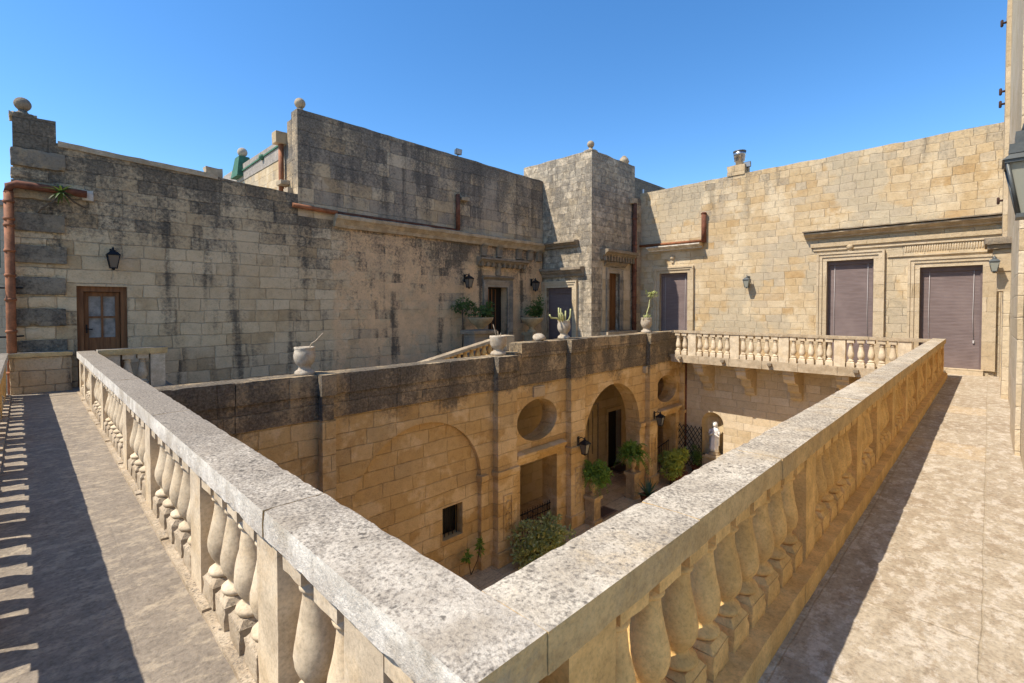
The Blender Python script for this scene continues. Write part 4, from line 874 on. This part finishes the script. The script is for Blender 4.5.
# ------------------------------------------------------------------ pots, plants
def leaf_quad(mb, p, d, nrm, L, W_):
    d = d.normalized(); s = d.cross(nrm)
    if s.length < 1e-4: s = d.cross(Vector((1, 0, 0.3)))
    s.normalize(); up = s.cross(d)
    a = mb.bm.verts.new(p); c = mb.bm.verts.new(p+d*L-up*L*0.15); m1 = mb.bm.verts.new(p+d*L*0.5+s*W_*0.5+up*L*0.08); m2 = mb.bm.verts.new(p+d*L*0.5-s*W_*0.5+up*L*0.08)
    mb.face([a, m1, c]); mb.face([a, c, m2])
def bush(mb, c, rad, n, leaf, seed, hole=0.0, clumps=9):
    rn = random.Random(seed); c = Vector(c); cl = []
    for i in range(clumps):
        v = Vector((rn.gauss(0, 1), rn.gauss(0, 1), rn.gauss(0, 1))).normalized()*rn.uniform(0.3, 0.95)
        cl.append((Vector((v.x*rad[0], v.y*rad[1], v.z*rad[2])), rn.uniform(0.28, 0.55)))
    for i in range(n):
        o, r = rn.choice(cl); v = Vector((rn.gauss(0, 1), rn.gauss(0, 1), rn.gauss(0, 1))).normalized()
        q = c+o+Vector((v.x*rad[0], v.y*rad[1], v.z*rad[2]))*r*rn.uniform(0.5, 1.05)
        d = (v+Vector((rn.gauss(0, .5), rn.gauss(0, .5), rn.gauss(0.15, .4)))).normalized()
        leaf_quad(mb, q, d, Vector((rn.gauss(0, .5), rn.gauss(0, .5), 1)), leaf*rn.uniform(0.6, 1.3), leaf*rn.uniform(0.35, 0.6))
def stems(mb, base, tips, r=0.012):
    for t in tips: mb.tube([base, (Vector(base)+Vector(t))/2+Vector((0.02, 0.01, 0.03)), t], r, 5, r*0.5)
def fern(mb, c, L, n, seed, droop=1.1, leaf=0.16):
    rn = random.Random(seed); c = Vector(c)
    for i in range(n):
        az = rn.uniform(0, 2*math.pi); el = rn.uniform(0.1, 1.35); LL = L*rn.uniform(0.55, 1.1)
        p = c.copy(); d = Vector((math.cos(az)*math.cos(el), math.sin(az)*math.cos(el), math.sin(el)))
        N = 13
        for k in range(N):
            p = p+d*LL/N; d = (d+Vector((0, 0, -0.16*droop*(0.5+k/N)))).normalized()
            s = d.cross(Vector((0, 0, 1))); s = s.normalized() if s.length > 1e-3 else Vector((1, 0, 0))
            lw = leaf*(1-0.55*k/N)*rn.uniform(0.8, 1.2)
            for sg in (1, -1): leaf_quad(mb, p, s*sg+d*0.5+Vector((0, 0, rn.uniform(-0.25, 0.15))), Vector((rn.gauss(0, .3), rn.gauss(0, .3), 1)), lw, lw*0.6)
def blades(mb, c, L, n, seed, wd=0.06, el0=0.2, el1=1.3, curl=0.06):
    rn = random.Random(seed)
    for i in range(n):
        az = 2*math.pi*i/n*2.4+rn.uniform(-.3, .3); el = el0+(el1-el0)*i/n; p = Vector(c); d = Vector((math.cos(az)*math.cos(el), math.sin(az)*math.cos(el), math.sin(el)))
        s = Vector((-math.sin(az), math.cos(az), 0)); prev = None; N = 6; LL = L*rn.uniform(0.75, 1.1)
        for k in range(N+1):
            t = k/N; hw = wd*(0.5+0.9*t if t < 0.4 else (0.86*(1-t)/0.6))+0.002
            a = mb.bm.verts.new(p+s*hw+Vector((0, 0, hw*0.4))); m_ = mb.bm.verts.new(p); c2 = mb.bm.verts.new(p-s*hw+Vector((0, 0, hw*0.4)))
            if prev: mb.face([prev[0], prev[1], m_, a]); mb.face([prev[1], prev[2], c2, m_])
            prev = (a, m_, c2); p = p+d*LL/N; d = (d+Vector((0, 0, -curl))).normalized()

URN = [(0.19, 0.0), (0.2, 0.03), (0.19, 0.08), (0.13, 0.12), (0.115, 0.17), (0.13, 0.2), (0.18, 0.26), (0.205, 0.34), (0.212, 0.42), (0.2, 0.5), (0.188, 0.54), (0.2, 0.57), (0.2, 0.6), (0.17, 0.6), (0.15, 0.52), (0.02, 0.52)]
def urn(loc, label, sc_=1.0, mat='lime', flute=0, prof=URN, group='urns standing on the arcade parapet'):
    r = thing('urn', label, 'urn', loc, 0, group)
    b = MB(); b.lathe([(a*sc_, z*sc_) for a, z in prof], seg=28, flute=flute, fl_amp=0.05 if flute else 0); b.build('bowl', M[mat], r, local=True)
    return r
u = urn((3.92, 9.72, 0.595), 'chalky urn with one bent dry stalk, farthest left on the parapet', 0.93, flute=16)
b = MB(); b.tube([(0.05, 0, 0.45), (0.14, -0.02, 0.62), (0.22, -0.03, 0.67), (0.3, -0.05, 0.76), (0.36, -0.05, 0.82)], 0.014, 6, 0.012); b.build('stalk', M['twig'], u, local=True)
BROK = [(0.2, 0.0), (0.215, 0.04), (0.19, 0.09), (0.13, 0.12), (0.13, 0.18), (0.19, 0.23), (0.22, 0.3), (0.225, 0.45), (0.235, 0.5), (0.235, 0.54), (0.2, 0.54), (0.17, 0.46), (0.02, 0.46)]
u = urn((9.28, 9.72, 0.612), 'stained broad urn with thin dry twigs beside the stair handrail', 1.0, 'lime', 14, BROK)
b = MB()
for t in ((-0.2, 0, 0.86), (-0.12, 0.05, 0.78), (-0.02, 0, 0.66), (0.06, -0.04, 0.62)): b.tube([(t[0]*0.2, 0, 0.4), (t[0]*0.6, t[1], 0.45+(t[2]-0.45)*0.5), t], 0.015, 5, 0.009)
b.build('stalk', M['twig'], u, local=True)
u = urn((12.2, 9.72, 0.93), 'whitewashed urn planted with a pale yellow-green branching cactus', 0.98, flute=14)
b = MB(); rn = random.Random(4)
for i in range(11):
    a = rn.uniform(0, 6.28); q = rn.uniform(0.12, 0.4); h = rn.uniform(0.72, 1.02); d = (math.cos(a)*q-0.1, math.sin(a)*q*0.6)
    b.tube([(d[0]*0.15, d[1]*0.15, 0.5), (d[0]*0.8, d[1]*0.8, 0.62), (d[0], d[1], 0.74), (d[0]*1.05, d[1], h)], 0.03, 7, 0.022)
b.tube([(-0.1, 0, 0.52), (-0.35, 0, 0.66), (-0.58, 0.05, 0.68), (-0.66, 0.05, 0.78)], 0.03, 7, 0.024); b.build('cactus', M['cactus'], u, local=True)
u = urn((17.45, 9.72, 0.925), 'whitewashed urn with a crooked pale stem, at the right end of the parapet', 1.0, flute=14)
b = MB(); b.tube([(0, 0, 0.5), (0.05, 0, 0.8), (0.2, 0, 1.05), (0.3, 0.02, 1.3), (0.42, 0.03, 1.42), (0.5, 0.03, 1.5)], 0.026, 7, 0.018); b.build('stalk', M['cactus'], u, local=True)
b = MB(); bush(b, (0.5, 0.03, 1.56), (0.2, 0.16, 0.16), 90, 0.12, 31); bush(b, (0.04, 0, 0.62), (0.2, 0.2, 0.1), 40, 0.1, 33); b.build('leaves', M['silver'], u, local=True)
b = MB(); b.ball((10.98, 9.72, 1.02), 0.2, 14, 0.15)
for v in b.bm.verts: v.co += 0.04*noise.noise_vector(v.co*4)
tag(b.build('boulder', M['lime']), 'rounded pale boulder lying on the arcade parapet beside the cactus urn', 'boulder')

BOWL = [(0.2, 0), (0.2, 0.05), (0.12, 0.1), (0.11, 0.2), (0.2, 0.28), (0.38, 0.42), (0.45, 0.52), (0.47, 0.58), (0.47, 0.62), (0.4, 0.62), (0.38, 0.56), (0.05, 0.56)]
def planter(loc, label, seed, plant='bush', ph=1.1, mat='pot', tilt=0.0, group='bowl planters beside the dark doorway'):
    r = thing('bowl_planter', label, 'planter', loc, 0, group)
    b = MB(); b.rough(-0.3, 0.3, -0.3, 0.3, 0, 0.12, 0.1, 0.004, 0.015); b.rough(-0.24, 0.24, -0.24, 0.24, 0.12, ph-0.1, 0.12, 0.004, 0.01); b.rough(-0.3, 0.3, -0.3, 0.3, ph-0.1, ph, 0.1, 0.004, 0.015); b.build('pedestal', M[mat], r, local=True)
    b = MB(); b.lathe(BOWL, (0, 0, ph), 28, 22, 0.04); b.build('bowl', M[mat], r, local=True)
    b = MB(); b.lathe([(0.37, ph+0.56), (0.3, ph+0.59), (0.02, ph+0.6)], (0, 0, 0), 16); b.build('soil', M['soil'], r, local=True)
    return r
p = planter((12.15, 13.7, -0.36), 'shallow bowl planter with low rounded bush left of the dark doorway', 1, ph=1.3)
b = MB(); bush(b, (0.05, 0, 2.1), (0.5, 0.4, 0.26), 420, 0.13, 5); bush(b, (0.4, -0.05, 2.2), (0.2, 0.2, 0.25), 120, 0.12, 6); b.build('foliage', M['bush'], p, local=True)
p = planter((15.1, 13.75, -0.36), 'shallow bowl planter with leaning bush between dark doorway and tower', 2, ph=1.25)
b = MB(); bush(b, (0.1, 0, 2.12), (0.5, 0.4, 0.28), 380, 0.14, 9); bush(b, (0.38, 0, 2.4), (0.24, 0.22, 0.35), 220, 0.13, 10); b.build('foliage', M['bush'], p, local=True)
p = thing('potted_bush', 'small round tree on a bare stem behind the left bowl planter', 'potted plant', (11.55, 14.05, -0.36))
b = MB(); b.lathe([(0.2, 0), (0.27, 0.55), (0.29, 0.6), (0.24, 0.6), (0.02, 0.56)], seg=18); b.build('pot', M['terra_old'], p, local=True)
b = MB(); b.tube([(0, 0, 0.5), (0.03, 0, 1.4), (0.0, 0, 2.2)], 0.03, 6, 0.02); stems(b, (0, 0, 2.0), [(0.25, 0, 2.4), (-0.25, 0, 2.35), (0.05, 0.2, 2.5)]); b.build('trunk', M['bark'], p, local=True)
b = MB(); bush(b, (0.05, 0, 2.4), (0.46, 0.3, 0.24), 360, 0.12, 15); b.build('crown', M['bush'], p, local=True)
b = MB(); b.rough(10.9, 11.8, 12.6, 13.2, -0.36, 1.0, 0.12, 0.006, 0.02); pd = b.build('pedestal', M['trim_old']); tag(pd, 'square stone pedestal with flat cap at the head of the stair', 'pedestal')
b = MB(); b.rough(10.8, 11.9, 12.5, 13.3, 1.0, 1.14, 0.08, 0.006, 0.03); b.build('cap', M['ledge'], pd)

# hanging plant on the old pipe at the left
p = thing('wild_plant', 'dark spiky wild plant growing from the pipe at the left wall', 'plant', (0.58, 14.25, 4.42))
b = MB(); blades(b, (0.0, -0.12, -0.02), 0.34, 22, 3, 0.025, -0.9, 1.1, 0.12)
b.build('leaves', M['bush'], p, local=True)
b = MB(); b.tube([(0, -0.1, 0), (-0.1, -0.14, -0.22), (-0.3, -0.1, -0.4), (-0.36, -0.08, -0.5)], 0.022, 6, 0.012); b.tube([(0.05, -0.1, 0), (0.2, -0.14, -0.2), (0.4, -0.1, -0.3)], 0.022, 6, 0.012); b.build('root', M['bark'], p, local=True)

# courtyard plants
def pedestal_fern(loc, ph, label, seed, L, n):
    r = thing('fern_planter', label, 'planter', loc, 0, 'fern planters flanking the arch'); r.scale = (0.66, 0.66, 0.92)
    b = MB(); b.rough(-0.34, 0.34, -0.34, 0.34, 0, 0.16, 0.1, 0.004, 0.015); b.rough(-0.27, 0.27, -0.27, 0.27, 0.16, ph-0.12, 0.15, 0.004, 0.01); b.rough(-0.35, 0.35, -0.35, 0.35, ph-0.12, ph, 0.1, 0.004, 0.015)
    for sx, ax in ((1, 0), (-1, 0), (1, 1), (-1, 1)):
        for (a0, a1, z0, z1) in ((-0.18, -0.15, 0.3, ph-0.25), (0.15, 0.18, 0.3, ph-0.25), (-0.15, 0.15, 0.3, 0.33), (-0.15, 0.15, ph-0.28, ph-0.25)):
            if ax: b.box(a0, a1, sx*0.272, sx*0.285, z0, z1)
            else: b.box(sx*0.272, sx*0.285, a0, a1, z0, z1)
    b.build('pedestal', M['pot'], r, local=True)
    b = MB(); b.lathe([(0.16, 0), (0.16, 0.05), (0.08, 0.09), (0.08, 0.14), (0.17, 0.22), (0.26, 0.45), (0.3, 0.6), (0.34, 0.64), (0.34, 0.68), (0.28, 0.68), (0.26, 0.62), (0.02, 0.6)], (0, 0, ph), 24); b.build('urn', M['pot'], r, local=True)
    b = MB(); fern(b, (0, 0, ph+0.6), L, n, seed); bush(b, (0.1, -0.1, ph+0.8), (0.62, 0.62, 0.36), 620, 0.2, seed+3, clumps=10); b.build('foliage', M['fern'], r, local=True)
pedestal_fern((12.95, 9.1, -5.1), 1.0, 'stone pedestal pot with bushy drooping fern left of the arch', 21, 1.05, 60)
pedestal_fern((15.75, 9.3, -5.1), 1.05, 'panelled stone pedestal with urn of drooping fern right of the arch', 22, 1.15, 60)
p = thing('shrub', 'large silvery green shrub in front of the iron gate', 'shrub', (9.9, 8.75, -5.1))
b = MB(); bush(b, (0.1, 0, 0.55), (1.0, 0.7, 0.5), 2400, 0.14, 41, clumps=16); b.build('foliage', M['silver'], p, local=True)
b = MB(); stems(b, (0, 0, 0), [(0.6, 0.2, 0.6), (-0.5, 0.1, 0.6), (0.1, -0.4, 0.7), (0.3, 0.3, 0.8), (-0.2, 0.2, 0.9)], 0.03); b.build('stem', M['bark'], p, local=True)
p = thing('shrub', 'bright yellow-green clipped bush in a pot by the trellis', 'shrub', (18.15, 8.7, -5.1))
b = MB(); b.lathe([(0.28, 0), (0.36, 0.45), (0.4, 0.5), (0.34, 0.5), (0.02, 0.45)], seg=20); b.build('pot', M['terra_old'], p, local=True)
b = MB(); bush(b, (0.05, 0, 0.95), (0.72, 0.6, 0.5), 1900, 0.15, 51, clumps=12); b.build('foliage', M['lime_leaf'], p, local=True)
p = thing('agave', 'blue-green agave rosette on the court floor before the arch pedestal', 'agave', (15.55, 8.55, -5.1))
b = MB(); b.lathe([(0.2, 0), (0.28, 0.3), (0.3, 0.34), (0.24, 0.34), (0.02, 0.3)], seg=18); b.build('pot', M['terra_old'], p, local=True)
b = MB(); blades(b, (0, 0, 0.3), 0.65, 26, 8, 0.05, 0.1, 1.4, 0.03); b.build('leaves', M['agave'], p, local=True)
p = thing('climbing_plant', 'small leafy sprig sprouting from the wall below the little barred window', 'plant', (8.1, 9.52, -4.6))
b = MB(); bush(b, (-0.16, -0.08, 0.1), (0.13, 0.07, 0.17), 60, 0.12, 61, clumps=5); bush(b, (0.2, -0.08, 0.25), (0.1, 0.07, 0.2), 60, 0.12, 62, clumps=5); b.build('leaves', M['fern'], p, local=True)
b = MB(); b.tube([(0, 0.0, -0.45), (-0.1, -0.06, -0.2), (-0.16, -0.08, 0.1)], 0.012, 5); b.tube([(0, 0, -0.45), (0.18, -0.06, -0.1), (0.25, -0.08, 0.3)], 0.012, 5); b.build('stem', M['bark'], p, local=True)
p = thing('potted_plant', 'dark bushy pot plant at the foot of the niche statue', 'potted plant', (19.6, 8.55, -5.1))
b = MB(); b.lathe([(0.16, 0), (0.22, 0.35), (0.24, 0.4), (0.2, 0.4), (0.02, 0.36)], seg=16); b.build('pot', M['terra_old'], p, local=True)
b = MB(); bush(b, (0, 0, 0.75), (0.32, 0.28, 0.4), 260, 0.13, 71); b.build('foliage', M['bush'], p, local=True)

# iron gate in the rectangular doorway
p = thing('iron_gate', 'low black iron railing gate across the rectangular loggia doorway', 'gate', (10.8, 9.8, -5.1))
b = MB(); b.tube([(-0.83, 0, 0.86), (0.83, 0, 0.86)], 0.02, 6); b.tube([(-0.83, 0, 0.1), (0.83, 0, 0.1)], 0.02, 6); b.tube([(-0.83, 0, 0.66), (0.83, 0, 0.66)], 0.014, 6); b.build('rail', M['iron'], p, local=True)
for i in range(15):
    x = -0.8+1.6*i/14; b = MB(); b.tube([(x, 0, 0.02), (x, 0, 0.95)], 0.011, 5)
    if i % 2: b.tube([(x+0.05*math.cos(t), 0, 0.76+0.08*math.sin(t)) for t in [k*math.pi/6 for k in range(13)]], 0.008, 4)
    b.build('bar', M['iron'], p, local=True)
p = thing('iron_gate', 'plain black iron railing in the doorway behind the yellow-green bush', 'gate', (18.8, 9.85, -5.1))
b = MB(); b.tube([(-0.88, 0, 1.0), (0.88, 0, 1.25)], 0.02, 6); b.tube([(-0.88, 0, 0.1), (0.88, 0, 0.1)], 0.02, 6)
for i in range(12): x = -0.85+1.7*i/11; b.tube([(x, 0, 0.02), (x, 0, 1.12+x*0.14)], 0.01, 5)
b.build('rail', M['iron'], p, local=True)

# trellis
p = thing('trellis', 'dark diamond lattice trellis leaning on the pale wall beside the niche', 'trellis', (19.98, 9.05, -5.1))
b = MB()
y0, y1, z0, z1 = -0.5, 0.52, 0.2, 2.0
for s in (1, -1):
    for k in range(-9, 14):
        a = k*0.27; pts = []
        for t in range(0, 41):
            yy = y0+(y1-y0)*t/40; zz = z0+a+(yy-y0)*1.55*s+(0 if s > 0 else 1.6)
            if z0 <= zz <= z1: pts.append((0.02*s, yy, zz))
        if len(pts) > 2: b.tube([pts[0], pts[-1]], 0.017, 4)
b.build('lattice', M['trellis'], p, local=True)
b = MB()
for (a, c) in (((0.05, y0, 0), (0.05, y0, z1)), ((0.05, y1, 0), (0.05, y1, z1))): b.tube([a, c], 0.022, 5)
b.build('upright', M['trellis'], p, local=True)

# statue in the niche: draped standing figure, veil and robe in one skin-like surface
p = thing('statue', 'white marble draped figure standing in the arched niche', 'statue', (20.14, 8.05, -4.3))
b = MB(); b.rough(-0.24, 0.24, -0.3, 0.3, 0, 0.12, 0.08, 0.003, 0.01); b.lathe([(0.22, 0.12), (0.24, 0.16), (0.18, 0.22), (0.2, 0.26)], (0, 0, 0), 18); b.build('base', M['trim'], p, local=True)
b = MB(); seg = 28; rings = []
prof = [(0.19, 0.17, 0.26), (0.185, 0.16, 0.4), (0.17, 0.15, 0.58), (0.165, 0.14, 0.72), (0.15, 0.12, 0.84), (0.135, 0.105, 0.93), (0.155, 0.115, 1.03), (0.175, 0.115, 1.11), (0.165, 0.1, 1.17), (0.1, 0.075, 1.21), (0.05, 0.052, 1.235),
        (0.05, 0.054, 1.26), (0.074, 0.082, 1.29), (0.083, 0.095, 1.335), (0.082, 0.096, 1.375), (0.07, 0.083, 1.415), (0.04, 0.05, 1.445), (0.008, 0.008, 1.455)]
for (ry, rx, z) in prof:
    fold = 0.09 if z < 0.9 else (0.03 if z < 1.2 else 0.0); ring = []
    for i in range(seg):
        a = 2*math.pi*i/seg; q = 1+fold*math.sin(a*7+z*3)+0.5*fold*math.sin(a*11-z*5)
        sway = 0.02*math.sin(z*4)
        xx = rx*math.cos(a)*q
        if 1.3 < z < 1.4 and abs(a-math.pi) < 0.3: xx -= 0.014*(1 if z < 1.36 else 0.3)   # nose and chin
        ring.append(b.bm.verts.new((xx, ry*math.sin(a)*q+sway, z)))
    rings.append(ring)
for a, c in zip(rings, rings[1:]):
    for i in range(seg): b.face([a[i], a[(i+1) % seg], c[(i+1) % seg], c[i]], True)
b.face(list(reversed(rings[0]))); b.face(rings[-1])
for s in (1, -1):
    b.tube([(0.0, s*0.15, 1.14), (-0.03, s*0.21, 1.0), (-0.06, s*0.2, 0.88), (-0.14, s*0.1, 0.96), (-0.165, s*0.03, 1.02)], 0.05, 8, 0.026)
    for k in range(4): b.tube([(-0.165, s*0.03, 1.0+0.012*k), (-0.175, s*0.01, 1.03+0.014*k), (-0.172, s*0.004, 1.07+0.012*k)], 0.008, 5, 0.006)
b.build('figure', M['marble'], p, local=True)
b = MB(); 
rings = []
for (ry, rx, z) in [(0.215, 0.16, 0.5), (0.2, 0.15, 0.8), (0.185, 0.135, 1.0), (0.19, 0.13, 1.12), (0.12, 0.11, 1.22), (0.1, 0.11, 1.32), (0.098, 0.11, 1.4), (0.06, 0.07, 1.465), (0.01, 0.01, 1.48)]:
    rings.append([b.bm.verts.new((rx*math.cos(a)*(1+0.05*math.sin(a*9)), ry*math.sin(a)*(1+0.05*math.sin(a*9))+0.02*math.sin(z*4), z)) for a in [-2.05+4.1*i/24 for i in range(25)]])
for a, c in zip(rings, rings[1:]):
    for i in range(24): b.face([a[i], a[i+1], c[i+1], c[i]], True)
b.build('veil', M['marble'], p, local=True, fix=False)
# the dark marks: boxes at the foot of the niche
b = MB(); b.rough(19.65, 20.1, 7.75, 8.2, -5.1, -4.72, 0.1, 0.004, 0.015); tag(b.build('stone_block', M['lime']), 'pale stone block on the floor below the niche statue', 'block')

# door mats
def mat(x, y, w_, h_, label):
    r = thing('door_mat', label, 'mat', (x, y, -5.09), 0, 'door mats on the loggia floor')
    b = MB(); b.box(-w_/2, w_/2, -h_/2, h_/2, 0, 0.015); b.build('border', M['mat2'], r, local=True)
    b = MB(); b.box(-w_*0.4, w_*0.4, -h_*0.36, h_*0.36, 0.016, 0.024); b.build('centre', M['mat'], r, local=True)
mat(13.85, 9.3, 0.9, 0.6, 'brown door mat with paler border in front of the arch')
mat(18.2, 11.3, 1.3, 0.7, 'dark door mat before the loggia back door')

# overhead cables at the left edge
for z, lab in ((2.35, 'upper black cable strung in from the left edge to the stone pier'), (1.35, 'lower black cable strung in from the left edge to the stone pier')):
    b = MB(); b.tube([(-0.02, 14.3, z), (-0.3, 14.25, z-0.01), (-1.6, 14.0, z+0.02), (-6, 13.6, z+0.4)], 0.018, 5); tag(b.build('cable', M['iron']), lab, 'cable')

for o in PROTOS:
    for k in kids(o): bpy.data.objects.remove(k)
    bpy.data.objects.remove(o)
